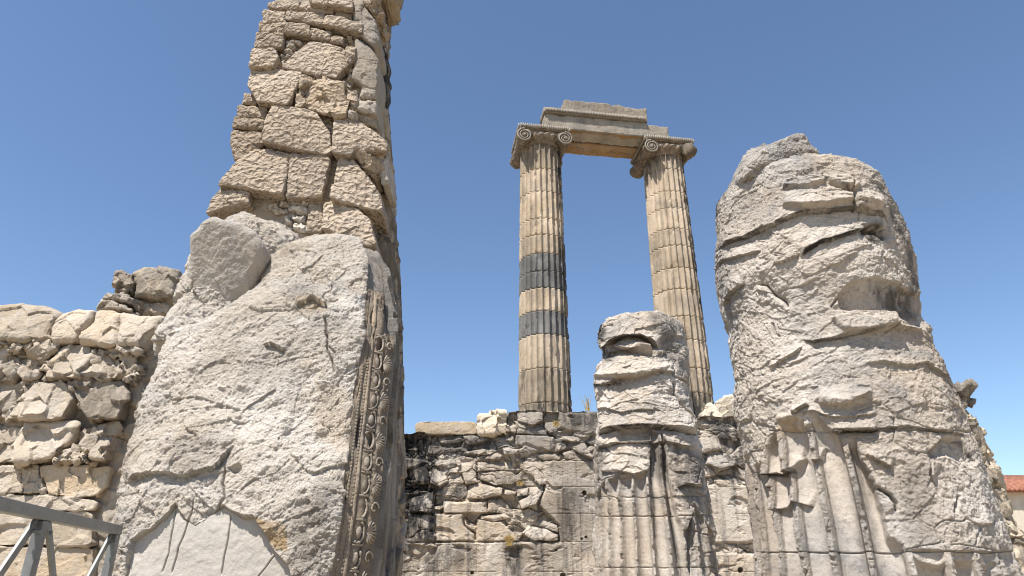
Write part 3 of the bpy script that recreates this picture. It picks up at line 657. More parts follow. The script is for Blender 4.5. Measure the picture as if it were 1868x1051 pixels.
# ================================================================== SLAB WALLS
def slab(name, x0, x1, top, Y, T, nx, nz, dfun, zbot=0.0, ntop=16):
    xs = np.linspace(x0, x1, nx); zt = top(xs)
    v = np.linspace(0, 1, nz)
    fr = np.stack([np.broadcast_to(xs, (nz, nx)), np.full((nz, nx), Y), np.minimum(zbot+(zt.max()-zbot)*v[:, None], zt[None])], -1)
    tp = np.stack([np.broadcast_to(xs, (ntop, nx)), np.broadcast_to((Y+T*np.linspace(0, 1, ntop+1)[1:])[:, None], (ntop, nx)), np.broadcast_to(zt, (ntop, nx))], -1)
    bk = np.stack([np.broadcast_to(xs, (2, nx)), np.full((2, nx), Y+T), np.stack([zt*.5, np.full(nx, zbot)])], -1)
    P = np.concatenate([fr, tp, bk], 0); N = np.zeros_like(P); N[:nz, :, 1] = -1; N[nz:nz+ntop, :, 2] = 1; N[nz-1:nz+1] = (0, -.7, .7); N[-2:, :, 1] = 1
    d, attrs = dfun(P, N, nz)
    # keep the broken top edge soft in depth
    P = P + N*d[..., None]
    e0 = P[:, :1].copy(); e0[..., 1] = Y+T/2; e1 = P[:, -1:].copy(); e1[..., 1] = Y+T/2
    P = np.concatenate([e0, P, e1], 1)
    attrs = {k: np.concatenate([np.asarray(a)[:, :1], a, np.asarray(a)[:, -1:]], 1) for k, a in attrs.items()}
    return grid_mesh(name, P.transpose(1, 0, 2)[::-1], wrap=True, attrs={k: a.T[::-1] for k, a in attrs.items()}, caps=False)

z5 = Zm(700, 720, 3.176)
def centre_wall():
    Y = 16.0; x0 = at(640, 900, Y)[0]; x1 = at(1470, 900, Y)[0]
    tpx = z5([(-100, 225), (100, 218), (160, 225), (240, 215), (262, 232), (320, 235), (455, 225), (545, 228), (560, 232), (715, 230), (722, 95), (770, 86), (960, 85), (1008, 94), (1240, 98)]) + [(1180, 752), (1270, 762), (1282, 757), (1345, 760), (1400, 765), (1480, 770)]
    tx = np.array([at(a, b, Y)[0] for a, b in tpx]); tz = np.array([at(a, b, Y)[2] for a, b in tpx])
    def top(xs): return np.interp(xs, tx, tz) + .02*fbm(np.stack([xs*3, xs*0, xs*0], -1), 3)
    ash = [[(930, 380), (1240, 380), (1240, 1060), (1025, 1060), (1020, 760), (950, 690), (900, 640), (940, 530)], [(-200, 855), (1300, 855), (1300, 1200), (-200, 1200)],
           [(300, 690), (455, 690), (530, 850), (300, 850)], [(540, 720), (680, 735), (740, 800), (790, 850), (540, 850)], [(345, 618), (600, 618), (600, 688), (345, 688)],
           [(-200, 375), (180, 370), (250, 390), (200, 420), (120, 430), (90, 530), (-200, 530)], [(765, 228), (985, 240), (1005, 330), (850, 325), (765, 290)], [(1015, 98), (1238, 100), (1238, 235), (1120, 215), (1020, 190)],
           [(140, 690), (300, 690), (300, 855), (140, 855)]]
    ash = [z5(a) for a in ash]; ash += [[(1275, 885), (1400, 885), (1400, 990), (1300, 990)], [(1290, 1010), (1400, 1010), (1400, 1100), (1290, 1100)]]
    sh = [[(540, 380), (740, 385), (780, 430), (640, 435), (545, 440)], [(540, 445), (640, 440), (625, 500), (660, 530), (560, 490)], [(640, 440), (740, 440), (800, 490), (740, 515), (650, 525), (625, 490)],
          [(770, 370), (860, 375), (935, 390), (975, 480), (880, 500), (870, 470), (790, 430)], [(850, 330), (1000, 340), (1025, 380), (930, 375)], [(705, 175), (775, 165), (770, 225), (720, 205)],
          [(770, 90), (920, 85), (925, 150), (860, 180), (775, 150)], [(775, 150), (945, 200), (945, 230), (775, 225)], [(300, 375), (440, 370), (470, 400), (380, 420), (300, 410)], [(280, 420), (350, 440), (375, 500), (330, 530), (270, 515)],
          [(370, 440), (430, 430), (460, 510), (380, 510)], [(440, 400), (530, 380), (535, 480), (545, 510), (470, 515)], [(290, 540), (500, 520), (480, 580), (440, 605), (300, 600)], [(490, 525), (540, 510), (690, 540), (680, 580), (590, 600), (490, 600)],
          [(700, 545), (775, 560), (760, 580), (700, 580)], [(780, 540), (840, 530), (830, 580), (775, 590)], [(840, 530), (920, 520), (925, 560), (880, 640), (800, 660), (780, 620), (850, 580)], [(610, 610), (680, 600), (740, 660), (700, 685), (600, 680)],
          [(800, 700), (900, 715), (1010, 760), (1010, 800), (940, 770), (850, 750)], [(470, 330), (570, 310), (660, 320), (620, 345), (480, 340)], [(590, 340), (660, 330), (690, 350), (670, 375), (590, 370)], [(690, 305), (740, 295), (760, 345), (700, 345)],
          [(320, 240), (450, 230), (470, 260), (360, 290), (320, 270)], [(460, 235), (600, 240), (620, 262), (480, 290)], [(640, 245), (750, 235), (755, 262), (650, 268)], [(1000, 260), (1050, 265), (1060, 310), (1010, 325)], [(1070, 250), (1150, 240), (1215, 380), (1120, 330), (1065, 290)],
          [(940, 150), (1000, 130), (1010, 210), (960, 220), (930, 180)], [(320, 300), (450, 295), (470, 320), (340, 335)], [(880, 490), (975, 480), (980, 510), (900, 520)], [(560, 700), (700, 690), (740, 710), (640, 735), (560, 720)], [(840, 760), (940, 775), (1010, 810), (1005, 845), (870, 845), (800, 800)],
          [(160, 420), (250, 400), (260, 510), (190, 520)], [(140, 560), (230, 545), (290, 560), (280, 680), (150, 680)]]
    sh = [z5(a) for a in sh]
    z6 = Zm(1040, 540, 2.0556)
    sh += [z6(a) for a in [[(500, 470), (620, 455), (630, 540), (570, 530), (510, 490)], [(490, 500), (560, 520), (570, 570), (490, 590)], [(520, 590), (600, 580), (630, 630), (560, 650), (510, 630)], [(545, 690), (620, 675), (640, 720), (560, 725)]]]
    def dfun(P, N, nz):
        fm = (N[..., 1] < -.1).astype(float); px, py = proj(P); f = Feat(P, fm, 2.0, 3, 21)
        am = np.zeros(px.shape)
        for a in ash: am = np.maximum(am, f.mask(a, 3))
        W = warp(P, 1.0, .25, 3)
        h1, e1, r1 = facets(W*np.array([1.3, 1.3, 2.7]), 2, .5, .6); h2, e2, r2 = facets(W*np.array([3.0, 3.0, 6.5]), 5, .6, .5); h3, e3, r3 = facets(warp(P, 3, .1)*np.array([7, 7, 13.]), 8, .6, .5)
        br = -.11 + .08*h1 + .05*h2 + .02*h3 + .02*fbm(P*5, 4) - .05*np.exp(-(e1/.04)**2) - .03*np.exp(-(e2/.05)**2)*sstep(fbm(P*.8, 2, seed=33)*2+.3)
        it = .006*h3 + .01*fbm(P*2.5, 4) - .05*np.clip(fbm(P*np.array([3, 3, 4.5]), 4, seed=8)-.42, 0, 1)
        # joints of the ashlar that survives
        jd = 0
        for yj in (840, 888, 937, 988.5, 1043): jd = jd + np.exp(-((py-yj-.6*fbm(P*2, 2))/.8)**2)
        for a, b, xs in ((885, 940, (800, 870, 1028, 1075)), (940, 988, (866, 950, 1060)), (988, 1043, (742, 870, 946, 1035, 1330)), (1043, 1100, (800, 910, 1010)), (838, 888, (1027, 1340)), (790, 838, (940,)), (745, 790, (928, 1018))):
            for xv in xs: jd = jd + np.exp(-((px-xv-.6*fbm(P*2, 2))/.7)**2)*((py > a) & (py < b))
        it = it - .016*np.clip(jd, 0, 1)*sstep(fbm(P*1.6, 3, seed=61)*1.5+.6) - .05*sstep(fbm(warp(P, 1.5, .2)*np.array([1.1, 1, 2.6]), 4, seed=62)*3-.9)
        rs = np.random.RandomState(5); hs = np.full(px.shape, -9.)
        for k, L in enumerate(sh):
            b = f._box(L, 8)
            if not b.any(): continue
            sd = sdpoly(f.wx[b], f.wy[b], L); c = np.mean(L, 0)
            base = rs.uniform(-.08, .03)+(.04 if k in (5, 6, 7) else 0); ty = rs.uniform(.002, .007); tx_ = rs.uniform(-.003, .003)
            v = base + ty*(f.py[b]-c[1]) + tx_*(f.px[b]-c[0]) + .03*np.minimum(sd/5, 1) + .3*br[b]
            hs[b] = np.where(sd > 0, np.maximum(hs[b], v), hs[b])
        br = np.maximum(br, hs)
        d = (br*(1-am)+it*am)*fm
        # three putlog holes and the crisp concave break of the lower left
        for hx, hy, hr in ((1066, 899, 4.2), (1015, 1004, 2.2), (861, 1045, 3.2), (1069, 980, 2.4), (1061, 983, 2), (1027, 1050, 5), (1351, 1040, 5)):
            d -= .16*fm*(np.hypot(f.px-hx, f.py-hy) < hr)
        f.d[:] = 0
        f.patch(z5([(145, 870), (165, 860), (200, 872), (310, 885), (290, 950), (220, 995), (150, 960)]), -.09, 1.5); f.crack(z5([(455, 700), (470, 760), (525, 800), (530, 850)]), .14, 2.0); d += f.d
        ptop = (N[..., 2] > .5); d = np.where(ptop, .05*fbm(P*2.2, 4)+.03*h2-.02, d)
        # stains: black lichen to the left, blue-grey weather skin right
        st = np.zeros(px.shape)
        for L, a, sf in ((z5([(60, 215), (300, 225), (310, 600), (310, 860), (150, 850), (60, 1000), (0, 900)]), 1.1, 14), (z5([(240, 240), (620, 230), (640, 290), (440, 340), (300, 330)]), .75, 10), (z5([(60, 990), (400, 860), (540, 870), (540, 1000), (300, 1040), (60, 1060)]), .7, 14),
                         (z5([(700, 860), (790, 860), (790, 1050), (700, 1050)]), .8, 6), (z5([(1020, 540), (1130, 540), (1110, 850), (1040, 850)]), .65, 10), (z5([(1020, 95), (1240, 100), (1240, 190), (1100, 200), (1040, 160)]), .75, 8), (z5([(430, 530), (490, 530), (470, 600), (380, 600)]), .9, 5),
                         (z5([(640, 440), (780, 445), (760, 520), (650, 525)]), .6, 6), (z5([(1060, 860), (1200, 860), (1200, 900), (1080, 1020), (1030, 1000)]), .35, 14), ([(1280, 760), (1350, 760), (1370, 860), (1340, 850)], .8, 10)):
            st = np.maximum(st, a*f.mask(L, sf))
        gr = np.zeros(px.shape)
        for L in (z5([(770, 85), (1240, 85), (1240, 850), (1000, 850), (900, 640), (1000, 500), (850, 330), (770, 230)]), z5([(790, 860), (1030, 860), (1030, 1050), (790, 1050)]), z5([(0, 215), (200, 215), (200, 850), (0, 1100)])): gr = np.maximum(gr, f.mask(L, 16))
        oc = np.maximum(.45*f.mask(z5([(300, 690), (530, 690), (740, 720), (790, 850), (300, 850)]), 20), .3*f.mask(z5([(480, 370), (980, 370), (700, 700), (340, 690)]), 20))
        return d, dict(stain=np.clip(st, 0, 1), ochre=oc, smooth=am*.2, tone=-1.0*gr + .5*(r1-.5)*(1-am))
    me = slab('wall', x0, x1, top, Y, 1.6, 1000, 560, dfun)
    return tag(link('ruined_wall', me, M['wall']), 'broken marble wall with black and grey stains behind the middle column stump', 'wall')
centre_wall()

def block(L, Y, label, **k):
    kw = dict(thick=.9, rnd=.04, tz=.05, na=120, nr=34, rough=.02, fac=.03, edge=.015, bulge=.01); kw.update(k); g = kw.pop('group', None)
    o = stone('stone_block', L, Y, **kw); return tag(o, label, 'stone block', g)
block(z5([(182, 158), (380, 153), (546, 160), (546, 232), (182, 226)]), 16.5, 'flat ochre-brown dressed slab lying on the wall top left of the white block', mat='cream', tone=-.45, ochre=.6, seed=41, group='loose blocks on top of the back wall', thick=.8, fac=.01, rnd=.02, edge=.008, rough=.008)
block(z5([(550, 100), (640, 96), (722, 97), (722, 160), (720, 232), (548, 232)]), 15.95, 'bright cream stone block sitting on the wall top beside the tall banded column', mat='cream', tone=.5, ochre=.15, seed=42, group='loose blocks on top of the back wall', thick=1.0, fac=.11, rnd=.06)
block([(1293, 745), (1302, 733), (1318, 730), (1322, 724), (1338, 722), (1345, 765), (1293, 765)], 16.2, 'pale broken stone on the wall top squeezed between the middle stump and the largest column', mat='cream', tone=.2, seed=43, group='loose blocks on top of the back wall', thick=.8, fac=.12)

# ================================================================== LEFT WALL of fieldstones
def left_wall():
    Y = 9.0; o2 = Zm(0, 440, 1.7202); o6 = Zm(0, 460, 4.041)
    root = empty('stone_wall', (at(100, 1000, Y)[0], Y+.3, 0), 'low ruined wall of weathered cream blocks at the left behind the metal railing', 'wall')
    big = [[(-120, 385), (0, 372), (120, 365), (280, 375), (395, 415), (435, 445), (375, 530), (355, 640), (180, 668), (100, 660), (-120, 670)], [(440, 430), (540, 402), (690, 405), (668, 490), (602, 560), (592, 668), (430, 662), (362, 640), (372, 540), (405, 470)],
           [(690, 420), (800, 413), (875, 430), (870, 600), (860, 685), (760, 692), (600, 658), (603, 590), (670, 500)], [(865, 428), (1010, 443), (1190, 465), (1160, 560), (1090, 640), (1060, 695), (870, 682), (865, 600)]]
    for k, L in enumerate(big): stone('stone_block', o6(L), Y-.04, root, 'rubble', .5, .09, .30, (.06, -.05, .08, -.04)[k], 150, 44, .02, .035, 50+k, .03, (.05, .2, .25, .2)[k], ochre=(.35, .35, .5, .25)[k], stain=(.25, .1, .12, .15)[k], edge=.015, chip=.12, grow=1.04)
    course2 = [[(80, 735), (180, 670), (270, 665), (265, 720), (150, 750)], [(15, 870), (60, 760), (255, 745), (165, 880), (90, 928), (15, 928)], [(155, 910), (200, 790), (270, 765), (312, 860), (300, 938), (180, 942)], [(275, 685), (330, 655), (460, 672), (440, 730), (350, 805), (300, 785), (265, 730)],
               [(-60, 715), (0, 706), (72, 720), (30, 860), (-20, 925), (-60, 925)], [(425, 800), (440, 720), (500, 680), (655, 690), (690, 780), (640, 900), (600, 948), (395, 950), (395, 880)], [(345, 800), (430, 790), (440, 830), (400, 890), (320, 880)], [(312, 890), (388, 890), (388, 935), (280, 985), (270, 945)],
               [(720, 725), (780, 672), (885, 680), (900, 770), (720, 768)], [(893, 688), (1055, 692), (1042, 748), (890, 742)], [(625, 945), (640, 860), (690, 778), (765, 770), (785, 945)], [(762, 768), (880, 780), (912, 880), (880, 950), (782, 948)], [(888, 740), (1003, 733), (998, 850), (960, 905), (908, 870)],
               [(935, 910), (1010, 825), (1035, 830), (985, 975), (940, 965)], [(0, 660), (60, 655), (110, 680), (60, 705), (0, 700)], [(160, 1000), (200, 940), (290, 935), (240, 1030), (180, 1040)]]
    for k, L in enumerate(course2): stone('stone_block', o6(L), Y+.03, root, 'rubble', .5, .045, .16+.25*_rt[k, 1], .3*(_rt[k, 2]-.5), 110, 34, .015, .07, 60+k, .0, None, ochre=.22, stain=.10, edge=.012, proud=.10*_rt[k, 3], chip=.1, grow=1.10)
    c3 = [[(-30, 430), (75, 428), (52, 490), (28, 557), (-30, 560)], [(75, 435), (128, 430), (105, 470), (70, 472)], [(55, 480), (92, 475), (100, 515), (100, 562), (28, 562)], [(92, 490), (130, 450), (222, 445), (245, 500), (222, 562), (190, 572), (98, 562)], [(222, 442), (388, 438), (405, 480), (385, 562), (330, 572), (300, 562), (260, 505)],
          [(-30, 562), (82, 592), (50, 692), (-30, 702)], [(95, 575), (245, 580), (230, 632), (180, 682), (130, 697), (52, 692)], [(248, 588), (312, 588), (275, 650), (228, 645)], [(190, 697), (232, 643), (302, 697)], [(272, 645), (322, 575), (375, 573), (345, 692), (310, 684)]]
    for k, L in enumerate(c3): stone('stone_block', o2(L), Y+.05, root, 'rubble', .5, .045, .14+.3*_rt[k+30, 1], .3*(_rt[k+30, 2]-.5), 130, 40, .015, .07, 80+k, .0, None, ochre=.22, stain=.5 if k == 4 else .1, edge=.012, chip=.1, grow=1.06, proud=(.0, .03, .02, .16, .14, .0, .12, -.05, .1, .12)[k])
    low = [[(-40, 702), (60, 702), (72, 792), (-40, 792)], [(62, 703), (118, 704), (135, 770), (140, 792), (74, 792)], [(120, 704), (345, 704), (330, 770), (300, 800), (230, 808), (150, 792)], [(-40, 795), (140, 795), (300, 812), (300, 846), (-40, 846)], [(-40, 849), (290, 849), (290, 955), (-40, 955)], [(-40, 958), (290, 958), (290, 1060), (-40, 1060)], [(-40, 1064), (290, 1064), (290, 1200), (-40, 1200)]]
    for k, L in enumerate(low): stone('stone_block', o2(L), Y+.02, root, 'rubble', .5, .03, .03, .0, 170, 44, .015, .035, 95+k, .0, (.0, -.1, .25, -.1, .0, .1, 0)[k], ochre=(.2, .1, .6, .2, .3, .5, .3)[k], stain=.05, edge=.006, chip=.5, grow=1.012)
    x0 = at(-60, 900, Y)[0]; x1 = at(330, 900, Y)[0]; zt = zat(590, Y)
    def dfun(P, N, nz):
        h, e, r = facets(P*np.array([4, 4, 6]), 3, .5, .5); return (.05*h+.02*fbm(P*6, 3)), dict(stain=.3*np.ones(h.shape), ochre=.2*np.ones(h.shape), smooth=0*h, tone=-.3+0*h)
    link('core', slab('core', x0-6, x1+.6, lambda xs: zt+0*xs, Y+.15, 1.2, 500, 260, dfun), M['rubble'], root)
    S_ = [([(835, 120), (900, 122), (970, 137), (972, 300), (930, 292), (830, 272)], 'small dark-stained square stone on the left wall, beside the larger dark boulder', -.1, .5, 9.35, .2), ([(975, 152), (1060, 100), (1150, 92), (1250, 112), (1320, 112), (1310, 210), (1262, 348), (975, 325)], 'large brown and black stained boulder, topmost on the left wall against the white rock', -.1, .5, 9.4, .3),
          ([(730, 330), (770, 285), (880, 288), (948, 330), (948, 368), (738, 352)], 'thin rounded grey stone on the left wall, upper of two stacked layers', -.2, .25, 9.2, .1), ([(692, 408), (730, 352), (870, 364), (945, 400), (955, 432), (800, 436), (700, 420)], 'thin flaked grey stone lying directly on the left wall under a rounded one', -.2, .2, 9.1, .1),
          ([(960, 345), (1250, 352), (1250, 462), (1100, 458), (955, 432)], 'smooth brown slab on the left wall that carries the dark boulder', -.45, .05, 9.5, .3)]
    for k, (L, lb, tn, st, Yk, oc) in enumerate(S_): block(o6(L), Yk, lb, mat='rubble', tone=tn, stain=st, seed=110+k, thick=.5, rnd=.09, fac=.05, rough=.04, ochre=oc, tz=.1 if k != 4 else -.02, edge=.02, group='loose stones stacked on the left wall')
left_wall()

# ================================================================== LEFT PIER: weathered white rock with carved door jamb
z3 = Zm(180, 360, 1.5207); z1 = Zm(340, 0, 2.2848)
def pier():
    root = empty('marble_pier', (-1.75, 5.2, 0), 'huge rough white marble pier with smooth grey patch at its foot and carved right edge', 'pier')
    # front face rows: py, left, right, Y of the face
    rows = np.array([(1130, 130, 592, 4.25), (1051, 150, 600, 4.25), (950, 181, 616, 4.27), (860, 205, 628, 4.33), (794, 222, 636, 4.42), (700, 252, 648, 4.50), (640, 270, 655, 4.56), (596, 288, 661, 4.62), (584, 318, 662, 4.64), (572, 362, 663, 4.66), (558, 396, 664, 4.69), (540, 424, 665, 4.73), (520, 444, 666, 4.78), (500, 458, 667, 4.83), (470, 472, 667, 4.91), (446, 484, 655, 4.98), (434, 496, 642, 5.04), (428, 512, 620, 5.1)])
    rows = rows[np.argsort(-rows[:, 0])]
    Lp = np.array([at(a, p, y) for p, a, b, y in rows]); Rp = np.array([at(b, p, y) for p, a, b, y in rows]); z = (Lp[:, 2]+Rp[:, 2])/2
    nrow = 1000; Z = np.linspace(0.0, z[-1], nrow); xb_p = np.array([(zat(q, 6.0), at(p_, q, 6.0)[0]) for q, p_ in ((1130, 712), (1051, 715), (640, 724), (520, 719), (400, 716))]); XB = np.interp(Z, xb_p[:, 0], xb_p[:, 1]); SM = np.interp(Z, [0, zat(640, 4.6), zat(500, 4.85)], [.34, .32, .22]); zi = np.concatenate([[0], z])
    def ip(v): return np.interp(Z, zi, np.concatenate([[v[0]], v]))
    xl, xr, yf = ip(Lp[:, 0]), ip(Rp[:, 0]), ip(Lp[:, 1])
    nf, ns, nb = 620, 160, 24; yb = 6.9
    u = np.linspace(0, 1, nf); P = []
    for i in range(nrow):
        # front left->right with rounded corners, right side back, rear, left side forward
        rc = .06; X = xl[i]+(xr[i]-xl[i])*u; Yv = yf[i] + .0*u
        Yv = Yv + .16*np.exp(-(u*(xr[i]-xl[i]))/.10) + .03*np.exp(-((1-u)*(xr[i]-xl[i]))/.03) + .10*(.5-u)*0
        t = np.linspace(0, 1, ns+1)[1:]; Xr_ = xr[i] - .10*t*0 ; 
        k_ = .42; w_ = np.clip(t/k_, 0, 1); w2 = np.clip((t-k_)/(1-k_), 0, 1); sx_, sy_ = xr[i]+.574*.98*SM[i], Yv[-1]+.819*.98*SM[i]
        right = np.stack([xr[i]+(sx_-xr[i])*w_+(XB[i]-sx_)*w2, Yv[-1]+(sy_-Yv[-1])*w_+(6.0-sy_)*w2], 1)
        back = np.stack([np.linspace(XB[i], xl[i]+.25, nb+1)[1:], np.linspace(6.0, yb, nb+1)[1:]], 1)
        left = np.stack([np.linspace(xl[i]+.25, xl[i], 60)[1:-1], np.linspace(yb, Yv[0], 60)[1:-1]], 1)
        q = np.concatenate([np.stack([X, Yv], 1), right, back, left]); P.append(np.concatenate([q, np.full((len(q), 1), Z[i])], 1))
    P = np.array(P); P = np.concatenate([P, (P[-1].mean(0)+(P[-1]-P[-1].mean(0))*np.linspace(.98, .02, 30)[:, None, None]) + np.array([0, 0, 1])*(.06*np.sin(np.linspace(.1, 1.5, 30)))[:, None, None]], 0)
    N = normals(P); px, py = proj(P); col = np.arange(P.shape[1])
    front = ((col < nf) | (col > P.shape[1]-30)).astype(float)[None, :]*np.ones(P.shape[:2]); fm = frontmask(P, N)*front
    f = Feat(P, fm, 4, 5, 31)
    W = warp(P, 1.4, .12, 2)
    side = ((col >= nf) & (col < nf+ns))[None, :]*1.*np.ones(P.shape[:2])
    h, e, r = facets(W*np.array([2.2, 2.2, 3.0]), 31, .6, .4); d = .016*h + .05*fbm(P*1.5, 3, seed=5)
    # diagonal grain of the break, rising to the right
    G = np.stack([W[..., 0]*.8+W[..., 2]*.6, W[..., 1], -W[..., 0]*.6+W[..., 2]*.8], -1)
    h, e, r = facets(G*np.array([4, 4.5, 6.5]), 32, .6, .5); d += .008*h
    h, e, r = facets(warp(G, 5, .05)*np.array([13, 14, 19.]), 33, .7, .5); d += .003*h
    d += .016*fbm(G*np.array([4, 4, 6.5]), 4, seed=7, gain=.55) + .003*ridged(G*np.array([9, 9, 13]), 2, seed=8) + .0075*fbm(P*22, 4, gain=.68)
    h, ed, rr = facets(warp(P, 2.5, .12)*np.array([2.4, 2.4, 3.4]), 73, .5, .5); d -= .018*np.exp(-(ed/.025)**2)*sstep(fbm(P*1.7, 3, seed=45)*2-.35)
    ct = (col-nf)/ns; rough_side = (ct > .43)[None, :]*side
    h, ed, rr = facets(warp(P, 2, .1)*np.array([3, 3, 1.6]), 74, .6, .5)
    d = np.where(side > 0, -.03+rough_side*(.04+.035*h+.02*fbm(P*np.array([6, 6, 2]), 4)), d)
    _d = f.d.copy(); f.d[:] = 0; f.bulge(z3([(90, 780), (60, 700), (120, 620), (230, 590), (340, 600), (385, 650), (360, 710), (310, 760), (200, 770)]), 1.); f.d = _d + .06*f.d**2.2
    f.ledge(z3([(70, 792), (150, 770), (240, 772), (320, 755), (360, 705), (380, 690)]), .035, 34, .6, 14)
    f.crack(z3([(350, 740), (340, 790), (348, 830), (325, 870)]), .05, 1.8)
    f.patch(z3([(355, 745), (395, 742), (400, 755), (375, 765)]), -.04, 2)
    f.ledge(z3([(500, 665), (530, 678), (600, 670), (695, 655)]), -.035, 60, -.35, 60)
    f.ledge(z3([(455, 408), (480, 405), (520, 420)]), .028, 10, 1.0, 7)
    f.ledge(z3([(545, 300), (600, 285), (640, 310)]), .035, 20, .7, 9)
    f.crack(z3([(628, 330), (635, 420), (655, 490)]), .045, 1.7); f.crack(z3([(640, 415), (660, 435)]), .03, 1.6)
    f.ledge(z3([(60, 800), (40, 860), (10, 900)]), .03, 16, .4, 8)
    f.ledge(z3([(350, 860), (400, 885), (430, 890), (470, 950)]), .025, 20, .2, 6)
    f.patch(z3([(180, 350), (60, 640), (90, 640), (210, 350)]), -.03, 6)
    d += f.d
    flat = z3([(40, 1120), (75, 1040), (88, 950), (150, 915), (190, 880), (210, 852), (235, 890), (262, 905), (300, 880), (345, 855), (385, 880), (400, 893), (432, 888), (455, 925), (490, 985), (520, 1020), (560, 1120)])
    ms = f.mask(flat, 1.6); d = d*(1-ms) + ms*(-.035 + .005*fbm(P*3, 4, gain=.6) + .002*fbm(P*20, 3))
    for L in ([(210, 852), (205, 880), (195, 930), (185, 990), (165, 1050)], [(265, 830), (240, 900), (220, 960), (190, 1050)], [(365, 870), (350, 960), (330, 1050)], [(430, 1055), (488, 990)]): f.d[:] = 0; f.crack(z3(L), .018, 1.1); d += f.d
    P = P + N*d[..., None]
    oc = np.maximum(f.mask(z3([(440, 895), (520, 905), (528, 985), (490, 975), (455, 930)]), 3), .25*f.mask(z3([(80, 600), (380, 600), (350, 760), (90, 780)]), 30)); oc = np.maximum(oc, .5*f.mask(z3([(0, 880), (60, 900), (60, 1050), (0, 1050)]), 12)); oc = np.maximum(oc, .5*f.mask(z3([(545, 280), (640, 290), (640, 330), (560, 320)]), 10))
    st = .45*f.mask(z3([(560, 860), (640, 790), (660, 800), (620, 1060), (540, 1060)]), 18); st = np.maximum(st, .28*f.mask(z3([(160, 700), (360, 620), (360, 740), (240, 780)]), 24)); st = np.maximum(st, .22*f.mask(z3([(380, 440), (620, 330), (740, 380), (700, 620), (430, 600)]), 50))  # lower right: brown streaks plus the turned side's shade, painted in
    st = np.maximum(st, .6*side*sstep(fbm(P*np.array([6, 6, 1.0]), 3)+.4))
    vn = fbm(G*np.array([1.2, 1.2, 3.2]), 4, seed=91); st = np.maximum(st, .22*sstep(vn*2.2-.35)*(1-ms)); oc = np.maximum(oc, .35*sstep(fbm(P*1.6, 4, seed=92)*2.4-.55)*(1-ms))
    tn = .15 + .45*fbm(P*1.1, 3, seed=93)*(1-ms) - .9*ms - .25*f.mask(z3([(560, 860), (650, 780), (640, 1060), (540, 1060)]), 16) - 1.15*side  # painted shade of the lower right also lowers the tone here
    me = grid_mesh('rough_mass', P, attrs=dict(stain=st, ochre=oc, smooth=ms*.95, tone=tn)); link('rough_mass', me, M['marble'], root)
    # the rounded block on the upper left with its flat face, shade put into its tone
    L = z3([(150, 420), (180, 340), (200, 285), (228, 185), (255, 110), (300, 72), (370, 30), (415, 18), (470, 30), (530, 60), (545, 100), (520, 200), (500, 300), (420, 440), (250, 470)])
    o = stone('upper_block', L, 5.0, root, 'marble', 1.6, .22, .1, .18, 420, 130, .03, .05, 131, .0, .05, edge=.02, chip=.4, ochre=.05, grain=.010)
    L = z3([(257, 112), (300, 78), (340, 68), (415, 88), (458, 112), (470, 150), (462, 195), (420, 245), (340, 318), (290, 342), (235, 338), (205, 350), (190, 330), (205, 285), (232, 185)])
    stone('flat_break', L, 4.90, root, 'marble', .35, .09, -.42, -.16, 300, 110, .008, .010, 132, .0, -.6, grain=.0025, edge=.020, chip=.2, stain=.05, smooth=.55)
    # ---- carved jamb on the right flank: straight mouldings that run up the door side
    def jp(py, Yd, off=0.0):
        """point on the jamb plane at world depth Yd and the height seen at row py on the front edge"""
        zz = np.interp(-py, -np.array([1130, 1051, 950, 860, 794, 700, 640, 590, 540, 480]), [zat(q, np.interp(q, [430, 1051], [4.9, 4.3])) for q in (1130, 1051, 950, 860, 794, 700, 640, 590, 540, 480)])
        return zz
    def jx(zz): return np.interp(zz, Z, xr)
    ztop = float(zat(525, 4.8)); qa, qb = .574, .819
    def jp3(z_, sv, out=0.): sv = sv*.98; out = out*.6; return (np.interp(z_, Z, xr)+qa*sv+qb*out, np.interp(z_, Z, yf)+.03+qb*sv-qa*out, z_)
    def strip(name, s0, s1, prof, ztp=None, sd=0, st=.3, tone=-.2, ca=.004, er=.03):
        """moulding with profile prof(t) between distances s0..s1 across the splayed jamb"""
        t = np.linspace(0, 1, 22); zz = np.linspace(0, ztp or ztop, 900)
        X_, Y_ = np.interp(zz, Z, xr)[:, None], np.interp(zz, Z, yf)[:, None]+.03; sv = .98*(s0+(s1-s0)*t)[None, :]; pf = .6*np.array([prof(q) for q in t])[None, :]
        A = np.stack([X_+qa*sv+qb*pf, Y_+qb*sv-qa*pf, np.broadcast_to(zz[:, None], (900, 22))], -1)
        k = np.clip(fbm(A*np.array([9, 9, 2.5]), 4, seed=sd)-.22, 0, 1); dd = -er*1.5*k + ca*fbm(A*14, 3); A[..., 0] += qb*dd; A[..., 1] -= qa*dd
        B = np.stack([X_+qa*sv-qb*.06, Y_+qb*sv+qa*.06, np.broadcast_to(zz[:, None], (900, 22))], -1)[:, ::-1]
        link(name, grid_mesh(name, np.concatenate([A, B], 1), attrs=dict(stain=st, ochre=.15, smooth=.35, tone=tone)), M['jamb'], root)
    strip('fascia', .000, .034, lambda q: .004+.006*q, sd=1)
    strip('fascia', .040, .072, lambda q: .014+.004*q, sd=2, tone=-.05)
    strip('fascia', .080, .110, lambda q: .026+.010*math.sin(q*math.pi), sd=3, tone=.35, st=.1)
    strip('ovolo', .114, .196, lambda q: .018+.020*math.sin(q*math.pi), sd=4, tone=-.3)
    strip('cyma', .200, .300, lambda q: .040+.012*math.sin(q*math.pi*2), sd=5, ca=.008, ztp=float(zat(600, 4.7)))
